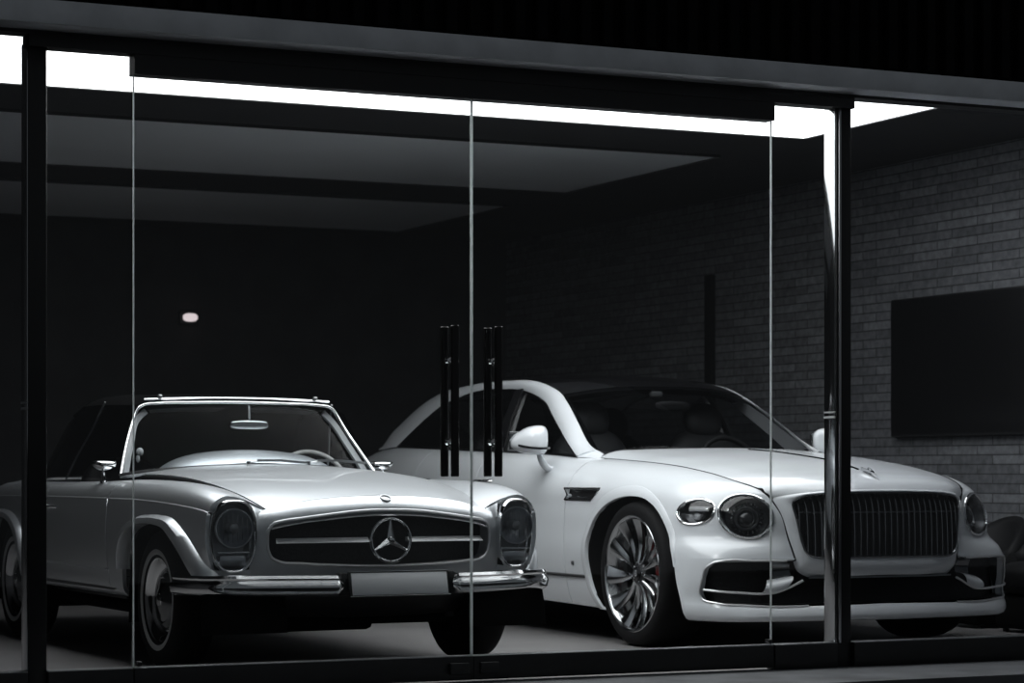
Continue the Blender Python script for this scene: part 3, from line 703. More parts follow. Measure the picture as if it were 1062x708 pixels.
# ================================================================== the modern saloon
def text_mesh(s, size, depth=.002):
    cu = bpy.data.curves.new('lettering', 'FONT'); cu.body = s; cu.size = size; cu.extrude = depth; cu.align_x = 'CENTER'; cu.align_y = 'CENTER'
    o = bpy.data.objects.new('lettering', cu); COL.objects.link(o)
    bpy.context.view_layer.update()
    me = bpy.data.meshes.new_from_object(o.evaluated_get(bpy.context.evaluated_depsgraph_get()))
    V = [tuple(v.co) for v in me.vertices]; F = [tuple(p.vertices) for p in me.polygons]
    bpy.data.objects.remove(o); bpy.data.curves.remove(cu); bpy.data.meshes.remove(me)
    return G().add(V, F)

def loop_net(halves):
    return [np.array(list(h) + [(-p[0], p[1], p[2]) for p in h[-2:0:-1]], float) for h in halves]

def loop_loft(halves, n=160, m=6):
    """closed ring surface through several half outlines (top centre to bottom centre)"""
    L = loop_net(halves); W = [np.concatenate([r[-3:], r, r[:4]]) for r in L]
    d = np.mean([np.linalg.norm(np.diff(w_, axis=0), axis=1) for w_ in W], 0); k = np.concatenate([[0], np.cumsum(d)])
    q = np.linspace(k[3], k[-4], n + 1)[:-1]; B = basis(k, q); R = np.array([B @ w_ for w_ in W])
    kv = np.concatenate([[0], np.cumsum(np.linalg.norm(np.diff(R, axis=0), axis=2).mean(1) + 1e-5)])
    Bv = basis(kv, np.linspace(0, kv[-1], m * (len(halves) - 1) + 1))
    P = np.einsum('ij,jnc->inc', Bv, R)
    return G().add(*grid(P, closed_u=True)), R

def build_saloon():
    car = empty('saloon_car', (6.809, 10.934, 0), math.radians(-.27))
    tag(car, 'white modern luxury saloon with upright slatted grille and round headlamps', 'car')
    P = 'paint_new'
    yr = [.45, .75, 1.2, 1.8, 2.5, 3.19, 3.7, 4.1, 4.38]
    X = [[.925, .930, .935, .940, .940, .935, .920, .88, .78], [.950, .953, .955, .957, .957, .955, .940, .90, .80],
         [.968, .972, .975, .976, .976, .978, .955, .915, .81], [.985, .987, .987, .986, .986, .990, .970, .93, .82],
         [.985, .987, .987, .986, .986, .990, .971, .93, .82], [.981, .984, .985, .984, .985, .991, .972, .93, .82], [.975, .978, .978, .977, .979, .988, .970, .925, .815],
         [.955, .958, .958, .958, .962, .975, .955, .91, .80], [.862, .872, .886, .900, .905, .905, .885, .84, .74], [.73, .745, .795, .80, .80, .79, .76, .70, .62]]
    Z = [[.18, .185, .19, .19, .19, .19, .19, .20, .22], [.25] * 7 + [.26, .28], [.345] * 7 + [.35, .36], [.475] * 9, [.515] * 9, [.572] * 9, [.70] * 9, [.82, .825, .83, .83, .84, .85, .85, .84, .82],
         [.920, .932, .945, .957, .967, .977, .975, .955, .915], [.962, .975, .995, 1.012, 1.030, 1.050, 1.055, 1.03, .965]]
    front = [  # c0 .. c6: bonnet line, headlamp, corner, outer lamp, behind the corner, over the wheel
        [(.50, -.87, .17), (.68, -.80, .17), (.83, -.71, .17), (.90, -.61, .17), (.930, -.46, .17), (.928, -.2, .175), (.925, .12, .18)],
        [(.49, -.87, .245), (.68, -.815, .245), (.84, -.72, .248), (.91, -.62, .25), (.945, -.46, .25), (.950, -.2, .25), (.950, .12, .25)],
        [(.49, -.86, .345), (.68, -.81, .345), (.84, -.735, .345), (.905, -.64, .345), (.952, -.45, .345), (.958, -.2, .345), (.965, .12, .345)],
        [(.482, -.832, .475), (.68, -.793, .475), (.825, -.738, .475), (.897, -.645, .475), (.946, -.46, .475), (.963, -.2, .475), (.978, .12, .475)],
        [(.490, -.822, .515), (.68, -.776, .518), (.815, -.718, .518), (.892, -.618, .517), (.942, -.45, .516), (.961, -.2, .515), (.976, .12, .515)],
        [(.503, -.806, .572), (.68, -.738, .562), (.80, -.668, .562), (.876, -.556, .565), (.930, -.415, .57), (.956, -.2, .572), (.972, .12, .572)],
        [(.528, -.787, .685), (.68, -.718, .685), (.790, -.645, .685), (.862, -.525, .69), (.910, -.385, .695), (.943, -.2, .70), (.964, .12, .70)],
        [(.572, -.742, .775), (.68, -.688, .782), (.765, -.605, .782), (.822, -.50, .782), (.868, -.38, .786), (.910, -.2, .80), (.942, .12, .815)],
        [(.592, -.722, .797), (.668, -.645, .822), (.722, -.555, .838), (.756, -.46, .850), (.787, -.36, .860), (.822, -.2, .876), (.850, .12, .902)],
        [(.602, -.710, .812), (.637, -.622, .838), (.661, -.530, .860), (.675, -.45, .877), (.686, -.37, .892), (.703, -.15, .921), (.717, .12, .944)]]
    net = [front[r] + [(X[r][i], yr[i], Z[r][i]) for i in range(9)] for r in range(10)]
    S = Surf(net); kv = S.kv; uy = lambda y: S.u_at('y', y, kv[5]); gap = .0032
    vb = kv[3] - .012                                   # wing / bumper joint
    op = [(.352, .172), (.42, .27), (.442, .34), (.452, .43), (.445, .521), (.397, .614), (.296, .703), (.165, .755), (.007, .776), (-.133, .763), (-.267, .701), (-.389, .573), (-.459, .426), (-.508, .275), (-.528, .175)]
    fl = [(.41, .172), (.475, .27), (.495, .34), (.505, .43), (.495, .53), (.435, .64), (.335, .743), (.194, .808), (.03, .831), (-.124, .808), (-.299, .718), (-.405, .602), (-.465, .426), (-.510, .275), (-.530, .175)]
    opc = curve(op, 90)
    opm = curve([(p[0] * .6 + q[0] * .4, p[1] * .6 + q[1] * .4) for p, q in zip(op, fl)], 90)
    cut = np.concatenate([opm, np.array([(-.56, .10), (.33, .10)])])
    ur = (uy(-.50), uy(.75)); hole = S.inv('yz', cut, ur=ur)
    hl = S.inv('xz', ell(.685, .680, .1135, .107, 64), ur=(0, uy(-.42))); ol = S.inv('yz', ell(-.508, .701, .103, .062, 56), ur=(uy(-.72), uy(-.3)))
    a0, a1 = S.ku[0], uy(.72) - gap
    vent = [(.752, .811), (.343, .812), (.372, .785), (.425, .748), (.729, .750), (.70, .775)]
    hv = S.inv('yz', np.array(vent), ur=ur)
    wing = patch(S, (a0 + .001, a1), (vb + gap, kv[-1] - .005), .026, [hole, hl, ol, hv], rim=.03)
    low = patch(S, (uy(.30), a1), (kv[0], vb + gap), .03, [hole], rim=.02)
    both('front_wing', wing.join(low), P, car)
    hr_open = [(3.194 + .455 * math.cos(t), .376 + .41 * math.sin(t)) for t in np.linspace(-.6, PI + .6, 50)]
    hr_ = S.inv('yz', np.array(hr_open), ur=(uy(2.6), uy(3.8)))
    vs = kv[2] - .0                                     # sill line
    dr = []
    for nm, ya, yb in (('front_door', .72, 1.95), ('rear_door', 1.95, 2.86)):
        hh = [hr_] if yb > 2.5 else []
        dr.append(both('door', patch(S, (uy(ya) + gap, uy(yb) - gap), (vs + gap, kv[-1]), .035, hh), P, car))
    both('rear_wing', patch(S, (uy(2.86) + gap, S.ku[-1]), (kv[0], kv[-1]), .035, [hr_]), P, car)
    both('sill', patch(S, (uy(.72) + gap, uy(2.86) - gap), (kv[0], vs - gap), .04, [hr_]), P, car)
    q = S.inv('yz', np.array([(y, .342) for y in np.linspace(.49, 2.7, 60)])); strip = S(q[:, 0], q[:, 1])
    both('sill_trim', sweep(strip, [(-.008, -.010), (.007, -.008), (.009, .004), (.0, .010), (-.008, .010)]), 'dark_chrome', car)
    # wheel arches: soft raised band
    both('wheel_arch_lip', arch_lip(S, op[:-2], fl[:-2], .008, ur, .012), P, car)
    qo = S.inv('yz', np.array(op), ur=ur); qr = S.inv('yz', np.array(hr_open), ur=(uy(2.6), uy(3.8)))
    wheel_well(car, op, np.minimum(S(qo[:, 0], qo[:, 1])[:, 0] - .003, .97), .52); wheel_well(car, hr_open, S(qr[:, 0], qr[:, 1])[:, 0] - .006, .55)
    # black tube added in the bonnet joint to stand for its shade
    us = np.linspace(0, uy(.70), 70); vv = np.linspace(kv[-1], vb, 40)[1:]
    ja = S(us, np.full(70, kv[-1] - .001)) - S.normal(us, np.full(70, kv[-1] - .001)) * .006
    jb = S(np.full(39, .0005), vv) - S.normal(np.full(39, .0005), vv) * .006
    both('bonnet_gap_shade', tube(np.concatenate([ja[::-1], jb]), .0082, 8), 'black_matt', car)
    # side vents
    v0 = hv; n0 = S.normal(v0[:, 0], v0[:, 1]); pv = S(v0[:, 0], v0[:, 1])
    for s in (-1, 1):
        o = empty('side_vent', (s * .955, .56, .78), 0, car); mv = Matrix.Translation((-.955, -.56, -.78)); fx = Matrix.Diagonal((s, 1, 1, 1))
        fr_ = tube(pv + n0 * .001, .005, 6, True); bk = G().add(pv - n0 * .028, [tuple(range(6))])
        fin = G()
        for k, z in enumerate((.793, .766)):
            fin.join(box((.938, .545 - .01 * k, z), (.02, .22 - .03 * k, .006), .002))
        fr_.moved(mv).moved(fx).build('vent_frame', 'dark_chrome', o); bk.moved(mv).moved(fx).build('vent_mesh', 'mesh', o); fin.moved(mv).moved(fx).build('vent_fin', 'black_gloss', o)
    bt = text_mesh('V8', .034, .001).moved(Matrix.Translation((-.984, .615, .408)) @ Matrix.Rotation(-PI / 2, 4, 'Z') @ Matrix.Rotation(PI / 2, 4, 'X'))
    bt.build('engine_badge', 'dark_chrome', car)
    # door handles
    for s, dd in zip((-1, 1), (0, 1)):
        for k, (y, z) in enumerate(((1.84, .846), (2.72, .850))):
            d = dr[k][dd]; x = .955
            h = tube(curve([(s * (x - .02), y - .11, z), (s * (x + .012), y - .09, z), (s * (x + .02), y, z), (s * (x + .012), y + .09, z), (s * (x - .02), y + .11, z)], 20), .012, 10, flat=.8)
            tag(h.build('door_handle', 'chrome', d), 'chrome door handle')
    # ---------------- bonnet and grille shell
    hb = [[(0, -.895, .815), (.2, -.885, .812), (.38, -.860, .802), (.48, -.820, .790), (.563, -.748, .773)],
          [(0, -.862, .848), (.2, -.852, .846), (.39, -.822, .838), (.50, -.782, .825), (.587, -.727, .797)],
          [(0, -.80, .876), (.2, -.79, .873), (.40, -.755, .866), (.52, -.71, .853), (.622, -.657, .829)],
          [(0, -.69, .904), (.21, -.68, .900), (.42, -.645, .891), (.55, -.60, .879), (.656, -.54, .857)],
          [(0, -.53, .935), (.22, -.52, .930), (.44, -.48, .918), (.57, -.44, .905), (.679, -.41, .883)],
          [(0, -.36, .961), (.23, -.35, .955), (.46, -.31, .941), (.60, -.27, .926), (.694, -.25, .907)],
          [(0, -.1, .986), (.24, -.1, .980), (.47, -.08, .965), (.61, -.06, .948), (.708, -.05, .930)],
          [(0, .15, 1.006), (.24, .15, 1.000), (.48, .15, .985), (.62, .15, .968), (.717, .15, .945)],
          [(0, .42, 1.021), (.24, .42, 1.016), (.48, .43, 1.003), (.63, .44, .986), (.727, .45, .961)],
          [(0, .63, 1.032), (.25, .65, 1.029), (.50, .715, 1.022), (.64, .78, 1.012), (.737, .765, .977)]]
    HB = Surf([sym(r) for r in hb]); hood = patch(HB, (HB.ku[0] + .004, HB.ku[-1] - .004), None, res=.035, rim=.03).build('hood', P, car)
    O = [(0, -.895, .815), (.2, -.885, .812), (.38, -.860, .802), (.48, -.820, .790), (.560, -.750, .768), (.536, -.780, .70), (.514, -.795, .62), (.497, -.805, .54), (.480, -.812, .46), (.463, -.815, .415), (.43, -.83, .390), (.3, -.88, .386), (0, -.905, .388)]
    Mi = [(0, -.906, .806), (.2, -.897, .804), (.372, -.874, .796), (.468, -.842, .782), (.523, -.800, .748), (.512, -.820, .69), (.495, -.833, .615), (.479, -.844, .54), (.463, -.853, .47), (.447, -.862, .442), (.41, -.876, .431), (.3, -.906, .430), (0, -.920, .432)]
    I = [(0, -.902, .797), (.2, -.893, .796), (.36, -.872, .789), (.447, -.848, .776), (.490, -.824, .746), (.483, -.838, .69), (.469, -.850, .615), (.456, -.862, .545), (.440, -.872, .503), (.42, -.880, .487), (.385, -.890, .479), (.25, -.906, .478), (0, -.914, .478)]
    I2 = [(a * .985, b + .035, .64 + (c - .64) * .985) for a, b, c in I]
    shell, R = loop_loft([O, Mi, I]); inner, _ = loop_loft([I, I2], m=2)
    shell.build('grille_shell', P, car, ang=80)
    gr = empty('grille', (0, -.86, .64), 0, car); gm = Matrix.Translation((0, .86, -.64)); L = lambda g: g.moved(gm)
    L(inner).build('grille_frame', 'black_gloss', gr)
    L(tube(R[2] + [0, -.001, 0], .0055, 8, True)).build('grille_surround', 'dark_chrome', gr)
    loop = R[2]
    xs = np.linspace(-.5, .5, 24); zs = np.linspace(.46, .81, 6); XX, ZZ = np.meshgrid(xs, zs)
    L(G().add(*grid(np.stack([XX, -.80 + .16 * (XX / .5) ** 2 * .8, ZZ], 2)))).build('grille_mesh', 'mesh', gr)
    n_sl = 27
    for i in range(n_sl):
        x = -.464 + .928 * i / (n_sl - 1)
        zz = []
        for a, b in zip(loop, np.roll(loop, -1, 0)):
            if (a[0] - x) * (b[0] - x) <= 0 and abs(a[0] - b[0]) > 1e-7:
                t = (x - a[0]) / (b[0] - a[0]); zz.append((a[2] + t * (b[2] - a[2]), a[1] + t * (b[1] - a[1])))
        if len(zz) < 2: continue
        zz.sort(); (z0, y0), (z1, y1) = zz[0], zz[-1]
        pth = [(x, y0 + (y1 - y0) * t + .012 - .006 * math.sin(PI * t), z0 + (z1 - z0) * t) for t in np.linspace(.008, .992, 12)]; pth = [(a, b + .030 * max(0., (i - 8) / 3) ** 2, c) for i, (a, b, c) in enumerate(pth)]
        sl = sweep(pth, [(-.0014, -.003), (.0014, -.003), (.0044, .010), (.0044, .026), (-.0044, .026), (-.0044, .010)], up=(0, 1, 0))
        L(sl).build('slat', 'slat', gr, ang=30)
    L(sweep(curve([(-.45, -.815, .70), (-.25, -.862, .70), (0, -.878, .70), (.25, -.862, .70), (.45, -.815, .70)], 40), [(-.004, -.004), (.004, -.004), (.004, .004), (-.004, .004)])).build('crossbar', 'dark_chrome', gr)
    # bonnet strip and mascot
    yy = np.linspace(.42, -.66, 30); qs = HB.inv('xy', np.stack([np.zeros(30), yy], 1)); ps = HB(qs[:, 0], qs[:, 1])
    sweep(ps, [(-.006, -.004), (.006, -.004), (.004, .006), (-.004, .006)]).build('bonnet_strip', 'black_gloss', car)
    ms = empty('mascot', (0, -.76, .888), 0, car)
    pth = [(0, -.705, .905), (0, -.735, .903), (0, -.775, .897), (0, -.815, .880), (0, -.845, .860)]
    sweep(curve(pth, 20), [(-.009, -.004), (0, -.006), (.009, -.004), (.006, .002), (0, .006), (-.006, .002)], scale=np.interp(np.linspace(0, 1, 20), [0, .25, .7, 1], [.35, 1, .9, .25])).moved(Matrix.Translation((0, .76, -.888))).build('mascot_body', 'dark_chrome', ms)
    for s in (-1, 1):
        sweep(curve([(0.004 * s, -.80, .892), (.012 * s, -.76, .906), (.020 * s, -.715, .916)], 10), [(-.002, -.008), (.002, -.008), (.002, .008), (-.002, .008)], scale=np.linspace(.5, 1.1, 10)).moved(Matrix.Translation((0, .76, -.888))).build('mascot_wing', 'chrome', ms)
    # ---------------- bumper
    bz = [[(0, -.900, .475), (.2, -.892, .475), (.4, -.862, .475), (.6, -.815, .475), (.75, -.772, .475), (.84, -.727, .475), (.897, -.648, .475), (.928, -.55, .475), (.948, -.44, .475), (.958, -.30, .475)],
          [(0, -.915, .36), (.2, -.905, .36), (.4, -.875, .36), (.6, -.828, .36), (.75, -.785, .36), (.85, -.735, .36), (.902, -.658, .36), (.934, -.56, .36), (.953, -.45, .36), (.96, -.30, .36)],
          [(0, -.930, .255), (.2, -.920, .255), (.4, -.888, .252), (.6, -.838, .252), (.75, -.785, .254), (.85, -.720, .258), (.905, -.635, .262), (.935, -.55, .265), (.951, -.46, .265), (.957, -.30, .265)],
          [(0, -.945, .236), (.2, -.934, .236), (.4, -.901, .234), (.6, -.850, .234), (.75, -.795, .236), (.852, -.726, .240), (.908, -.637, .243), (.937, -.55, .245), (.952, -.46, .245), (.957, -.30, .245)],
          [(0, -.950, .212), (.2, -.939, .212), (.4, -.905, .211), (.6, -.853, .211), (.75, -.797, .212), (.852, -.727, .214), (.908, -.637, .216), (.936, -.55, .217), (.945, -.526, .217), (.948, -.518, .217)],
          [(0, -.935, .182), (.2, -.924, .182), (.4, -.890, .181), (.6, -.838, .180), (.75, -.782, .180), (.842, -.713, .180), (.898, -.627, .180), (.918, -.575, .180), (.924, -.565, .18), (.927, -.560, .18)],
          [(0, -.87, .168), (.2, -.86, .168), (.4, -.83, .167), (.6, -.78, .166), (.75, -.725, .166), (.81, -.66, .166), (.86, -.59, .166), (.872, -.580, .166), (.878, -.575, .166), (.882, -.570, .166)]]
    for r_, o_ in ((3, .006), (4, .016), (5, .034), (6, .030)):      # the lip flares out towards the road
        bz[r_] = [(x + (o_ * .3 if 2 < i < 6 else 0), y - o_ * (1 if i < 5 else max(0, 1 - (i - 4) * .34)), z) for i, (x, y, z) in enumerate(bz[r_])]
    for r_, (xb, yb) in enumerate(((.948, -.450), (.951, -.474), (.947, -.512), (.945, -.517), (.942, -.521), (.928, -.526), (.885, -.530))):
        R = bz[r_]; x7, y7, z7 = R[7]; R[7] = (x7, min(y7, yb - .036), z7); R[9] = (xb, yb, R[9][2]); R[8] = tuple((np.array(R[7]) + np.array(R[9])) / 2)   # rear edge along the wheel opening
    BZ = Surf([sym(r) for r in bz], flip=True)
    ih = [(0, .249), (.34, .243), (.55, .240), (.75, .246), (.86, .255), (.897, .268), (.908, .30), (.905, .38), (.895, .43), (.872, .458), (.83, .468), (.70, .468), (.52, .466), (.49, .470), (.47, .52), (0, .52)]
    ihf = np.array(ih + [(-a, b) for a, b in ih[-2:0:-1]])
    Bm = BZ.ku[-1] * .5
    qi = BZ.inv('xz', densify(ihf, .03))
    bumper = patch(BZ, None, None, .026, [qi], rim=.035).build('bumper', P, car)
    # air intake: dark recess, mesh, bright outlines
    rec = [[(a, b + .03 + .0 * abs(a), c) for a, b, c in sym(bz[k])] for k in (0, 1, 2)]
    dk = Surf([[(a * .985, b + .10, c) for a, b, c in sym(bz[0])], [(a * .985, b + .12, c) for a, b, c in sym(bz[1])], [(a * .985, b + .10, c) for a, b, c in sym(bz[2])]], flip=True)
    w0 = dk.ku[-1]
    patch(dk, (w0 * .10, w0 * .90), None, .04, rim=0).build('intake_mesh', 'mesh', car)
    fl_ = G()
    for zt, dy in ((.473, .0), (.246, .0)):
        src = bz[0] if zt > .4 else bz[2]
        a_ = np.array(sym(src))[3:-3]; b_ = a_ * [.97, 1, 1] + [0, .11, 0]; a_ = a_ + [0, .012, 0]
        fl_.add(*grid(np.stack([curve(a_, 60), curve(b_, 60)])))
    fl_.build('intake_shelf', 'black', car)
    def onB(pts, d=.0):
        qq = BZ.inv('xz', np.asarray(pts, float), ur=(Bm, BZ.ku[-1])); return BZ(qq[:, 0], qq[:, 1]) + BZ.normal(qq[:, 0], qq[:, 1]) * d
    wingp = curve([(.898, .322), (.85, .315), (.75, .308), (.66, .303), (.60, .308), (.55, .322), (.50, .345), (.455, .366)], 60)
    edge = curve([(.44, .243), (.60, .240), (.75, .2475), (.855, .256), (.894, .270), (.905, .30), (.902, .38), (.892, .43), (.868, .455), (.83, .465), (.70, .465), (.53, .463)], 90)
    for nm, pc, r_ in (('intake_outline', edge, .0058), ('intake_blade', wingp, .0065)):
        p3 = onB(pc, .001); t_ = tube(p3, r_, 8); both(nm, t_, 'bright_trim', car)
    wl = [onB([(.66, .300), (.60, .300), (.535, .326)], .0), onB([(.645, .335), (.585, .342), (.51, .368)], .012), onB([(.625, .372), (.575, .382), (.50, .392)], -.03)]
    both('intake_wing', loft(wl, 16, 12), 'paint_new', car)
    dl = onB([(.60, .385), (.55, .388), (.50, .395)], -.045); du = onB([(.60, .462), (.55, .462), (.505, .462)], -.02)
    both('intake_cover', loft([dl, (dl + du) / 2 + [0, .015, 0], du], 12, 10), 'dark_chrome', car)
    sh = sweep(onB(curve([(0.0, .382), (.2, .381), (.42, .381)], 24), -.012), [(-.01, -.004), (.01, -.004), (.01, .004), (-.01, .004)]); both('intake_upper_trim', sh, 'satin', car)
    # splitter underneath
    ub = box((0, 1.75, .215), (1.5, 4.6, .05), .02); ub.join(box((0, -.45, .20), (1.3, .55, .03), .01)); ub.build('underbody', 'black_matt', car)
    for sx in (-1, 1):
        lathe([(.009, -.002), (.011, .001), (.009, .002), (.001, .002)], 20, 'x', (0, 0, 0)).moved(Matrix.Translation((sx * .9355, -.415, .515)) @ (Matrix.Rotation(PI, 4, 'Z') if sx < 0 else Matrix())).build('parking_sensor', 'satin', car)
    # ---------------- lamps
    for s in (-1, 1):
        fx = Matrix.Diagonal((s, 1, 1, 1))
        for nm, poly, dep in (('headlight', hl, .07), ('outer_lamp', ol, .05)):
            c = S(poly[:, 0], poly[:, 1]); nn = S.normal(poly[:, 0], poly[:, 1]); ctr = c.mean(0); n_ = nn.mean(0); n_ /= np.linalg.norm(n_)
            o = empty(nm, (ctr[0] * s, ctr[1], ctr[2]), 0, car); mv = Matrix.Translation(-Vector(ctr)); F = lambda g: g.moved(mv).moved(fx)
            F(tube(c + nn * .002, .0075, 8, True)).build('lamp_ring', 'chrome', o)
            F(tube(ctr + (c - ctr) * .93 - n_ * .003, .004, 8, True)).build('inner_ring', 'dark_chrome', o)
            F(patch(S, keep=poly, res=.016, bulge=.016)).build('lens', 'glass_lens', o)
            rows = [c - nn * .004, ctr + (c - ctr) * .92 - n_ * .018, ctr + (c - ctr) * .78 - n_ * dep * .8, ctr + (c - ctr) * .5 - n_ * dep, ctr + (c - ctr) * .001 - n_ * dep * 1.02]
            F(G().add(*grid(np.array(rows), closed_u=True))).build('housing', 'alloy_dark', o)
            zax = Vector(n_); rot = zax.to_track_quat('Z', 'Y').to_matrix().to_4x4()
            if nm == 'headlight':
                T = Matrix.Translation(Vector(ctr - n_ * .045)) @ rot
                pr = lathe([(.060, -.01), (.060, .010), (.054, .016), (.050, .012), (.046, -.008)], 48, 'z'); F(pr.moved(T)).build('projector_ring', 'satin', o)
                F(lathe([(.046, -.008), (.042, .008), (.030, .020), (.015, .026), (.001, .028)], 40, 'z').moved(T)).build('projector_lens', 'black_gloss', o)
                fac = G()
                for k in range(22):
                    a = 2 * PI * k / 22; e = G().join(box((0, 0, 0), (.018, .010, .012), .002)).moved(T @ Matrix.Rotation(a, 4, 'Z') @ Matrix.Translation((.076, 0, .004)) @ Matrix.Rotation(.5, 4, 'Y')); fac.join(e)
                F(fac).build('crystal_ring', 'dark_chrome', o)
            else:
                T = Matrix.Translation(Vector(ctr - n_ * .034)) @ rot
                F(lathe([(.040, .0), (.036, .010), (.028, .004), (.001, .0)], 36, 'z').moved(T)).build('bulb_reflector', 'alloy_dark', o)
                F(G().join(box((0, .022, .012), (.12, .026, .006), .002)).moved(T)).build('indicator_strip', 'trim_light', o)
    # ---------------- greenhouse
    D = [(.800, .93, .983), (.765, 1.12, 1.065), (.732, 1.279, 1.141), (.693, 1.48, 1.245), (.670, 1.582, 1.295), (.648, 1.75, 1.342), (.636, 1.92, 1.375), (.630, 2.2, 1.398), (.640, 2.746, 1.386), (.668, 3.13, 1.315), (.705, 3.33, 1.225), (.780, 3.579, 1.066)]
    R_ = [(.716, .845, 1.018), (.704, .987, 1.067), (.668, 1.18, 1.180), (.625, 1.40, 1.298), (.608, 1.50, 1.345), (.602, 1.62, 1.385), (.597, 1.85, 1.432), (.592, 2.33, 1.453), (.592, 2.986, 1.433), (.602, 3.27, 1.405), (.625, 3.50, 1.345), (.690, 3.80, 1.19)]
    Dm = [tuple((np.array(a) * .5 + np.array(b) * .5) + np.array([.012, -.004, .008])) for a, b in zip(D, R_)]
    PB = Surf([D, Dm, R_]); both('roof_pillar', patch(PB, res=.03, rim=.012), P, car)
    cp = [[(.780, 3.579, 1.063), (.785, 3.70, 1.058), (.765, 3.95, 1.05)], [(.745, 3.60, 1.14), (.75, 3.75, 1.12), (.742, 3.96, 1.058)], [(.690, 3.56, 1.24), (.70, 3.78, 1.19), (.725, 3.97, 1.062)]]
    both('rear_pillar', patch(Surf(cp), res=.04, rim=.01), P, car)
    fd = [(.742, .75, .973), (.775, .85, .978), (.80, .93, .982)]; fm = [(.730, .765, .984), (.752, .85, .999), (.764, .905, 1.004)]; fu = [(.712, .772, .996), (.714, .815, 1.010), (.716, .845, 1.018)]
    both('pillar_base', loft([fd, fm, fu], 14, 10), P, car)
    dcur = curve(D[:], 120)
    both('window_frame', sweep(dcur + [-.006, 0, -.004], [(-.010, -.006), (.006, -.006), (.006, .006), (-.010, .006)]), 'black_gloss', car)
    bl = curve([(.800, .93, .984), (.803, 1.2, .998), (.806, 1.8, 1.015), (.806, 2.5, 1.033), (.797, 3.19, 1.053), (.780, 3.579, 1.066)], 60)
    both('waistline_trim', sweep(bl, [(-.010, -.006), (.004, -.006), (.006, .004), (-.010, .008)]), 'black_gloss', car)
    both('side_glass', G().add(*grid(np.stack([curve(bl, 60) + [-.012, 0, 0], (curve(bl, 60) + curve(D, 60)) / 2 + [-.004, 0, 0], curve(D, 60) + [-.012, 0, -.002]]))), 'glass_dark', car)
    both('door_pillar', sweep([(.790, 1.96, 1.01), (.725, 1.99, 1.20), (.632, 2.02, 1.385)], [(-.01, -.05), (.004, -.05), (.004, .05), (-.01, .05)], up=(0, 1, 0)), 'black_gloss', car)
    both('pillar_lining', sweep(curve([(.755, 2.00, .95), (.715, 2.01, 1.12), (.61, 2.06, 1.35)], 14), [(-.012, -.07), (.006, -.07), (.006, .07), (-.012, .07)], up=(0, 1, 0)), 'white_rim', car)
    rf = [[(0, 1.385, 1.398), (.2, 1.392, 1.395), (.4, 1.415, 1.381), (.52, 1.452, 1.362), (.606, 1.51, 1.347)],
          [(0, 1.62, 1.452), (.2, 1.62, 1.449), (.4, 1.63, 1.433), (.52, 1.64, 1.412), (.601, 1.66, 1.392)],
          [(0, 1.9, 1.477), (.2, 1.9, 1.474), (.4, 1.9, 1.461), (.52, 1.9, 1.449), (.596, 1.9, 1.435)],
          [(0, 2.33, 1.484), (.2, 2.33, 1.481), (.4, 2.33, 1.472), (.52, 2.33, 1.463), (.591, 2.33, 1.452)],
          [(0, 2.95, 1.468), (.2, 2.95, 1.465), (.4, 2.95, 1.455), (.52, 2.95, 1.446), (.591, 2.95, 1.434)],
          [(0, 3.30, 1.422), (.2, 3.29, 1.420), (.4, 3.28, 1.413), (.52, 3.28, 1.408), (.602, 3.27, 1.404)],
          [(0, 3.50, 1.375), (.2, 3.50, 1.373), (.4, 3.50, 1.363), (.52, 3.50, 1.354), (.624, 3.50, 1.344)]]
    patch(Surf([sym(r) for r in rf]), res=.05, rim=.01).build('roof', 'black_gloss', car)
    rg = [[(0, 3.50, 1.375), (.3, 3.50, 1.370), (.624, 3.50, 1.344)], [(0, 3.78, 1.235), (.33, 3.775, 1.228), (.685, 3.79, 1.195)], [(0, 4.03, 1.055), (.36, 4.02, 1.052), (.735, 3.96, 1.055)]]
    patch(Surf([sym(r) for r in rg]), res=.06, rim=0).build('rear_screen', 'glass_dark', car)
    gb = [(0, .615, 1.022), (.25, .64, 1.018), (.5, .72, 1.010), (.64, .80, 1.008), (.712, .90, 1.022)]
    gt = [(0, 1.39, 1.397), (.25, 1.398, 1.392), (.45, 1.425, 1.374), (.55, 1.468, 1.355), (.604, 1.50, 1.344)]
    gmid = [tuple((np.array(a) + np.array(b)) / 2 + np.array([0, -.015, .022])) for a, b in zip(gb[:-1], gt[:-1])] + [(.663, 1.20, 1.19)]
    WS = Surf([sym(r) for r in (gb, gmid, gt)]); patch(WS, res=.05, rim=0).build('windscreen', 'glass_dark', car)
    g1 = np.array(sym(gt)); g2 = WS(np.linspace(WS.ku[0], WS.ku[-1], 60), np.full(60, WS.kv[-1] - .045))
    g0 = WS(np.linspace(WS.ku[0], WS.ku[-1], 60), np.full(60, WS.kv[-1]))
    bd = G().add(*grid(np.stack([g0, g2]) + np.array([0, .006, -.004])))
    for uu_ in (WS.ku[0], WS.ku[-1]):
        d_ = .03 if uu_ == WS.ku[0] else -.03; vv = np.linspace(0, WS.kv[-1], 30)
        bd.add(*grid(np.stack([WS(np.full(30, uu_), vv), WS(np.full(30, uu_ + d_), vv)]) + np.array([0, .006, -.004])))
    bd.build('windscreen_border', 'black_gloss', car)
    cwl = [[(0, .59, 1.012), (.25, .61, 1.006), (.5, .675, .992), (.70, .74, .965)], [(0, .66, 1.005), (.25, .68, 1.0), (.5, .76, .995), (.71, .90, 1.0)]]
    patch(Surf([sym(r) for r in cwl]), res=.05, rim=0).build('scuttle', 'black', car)
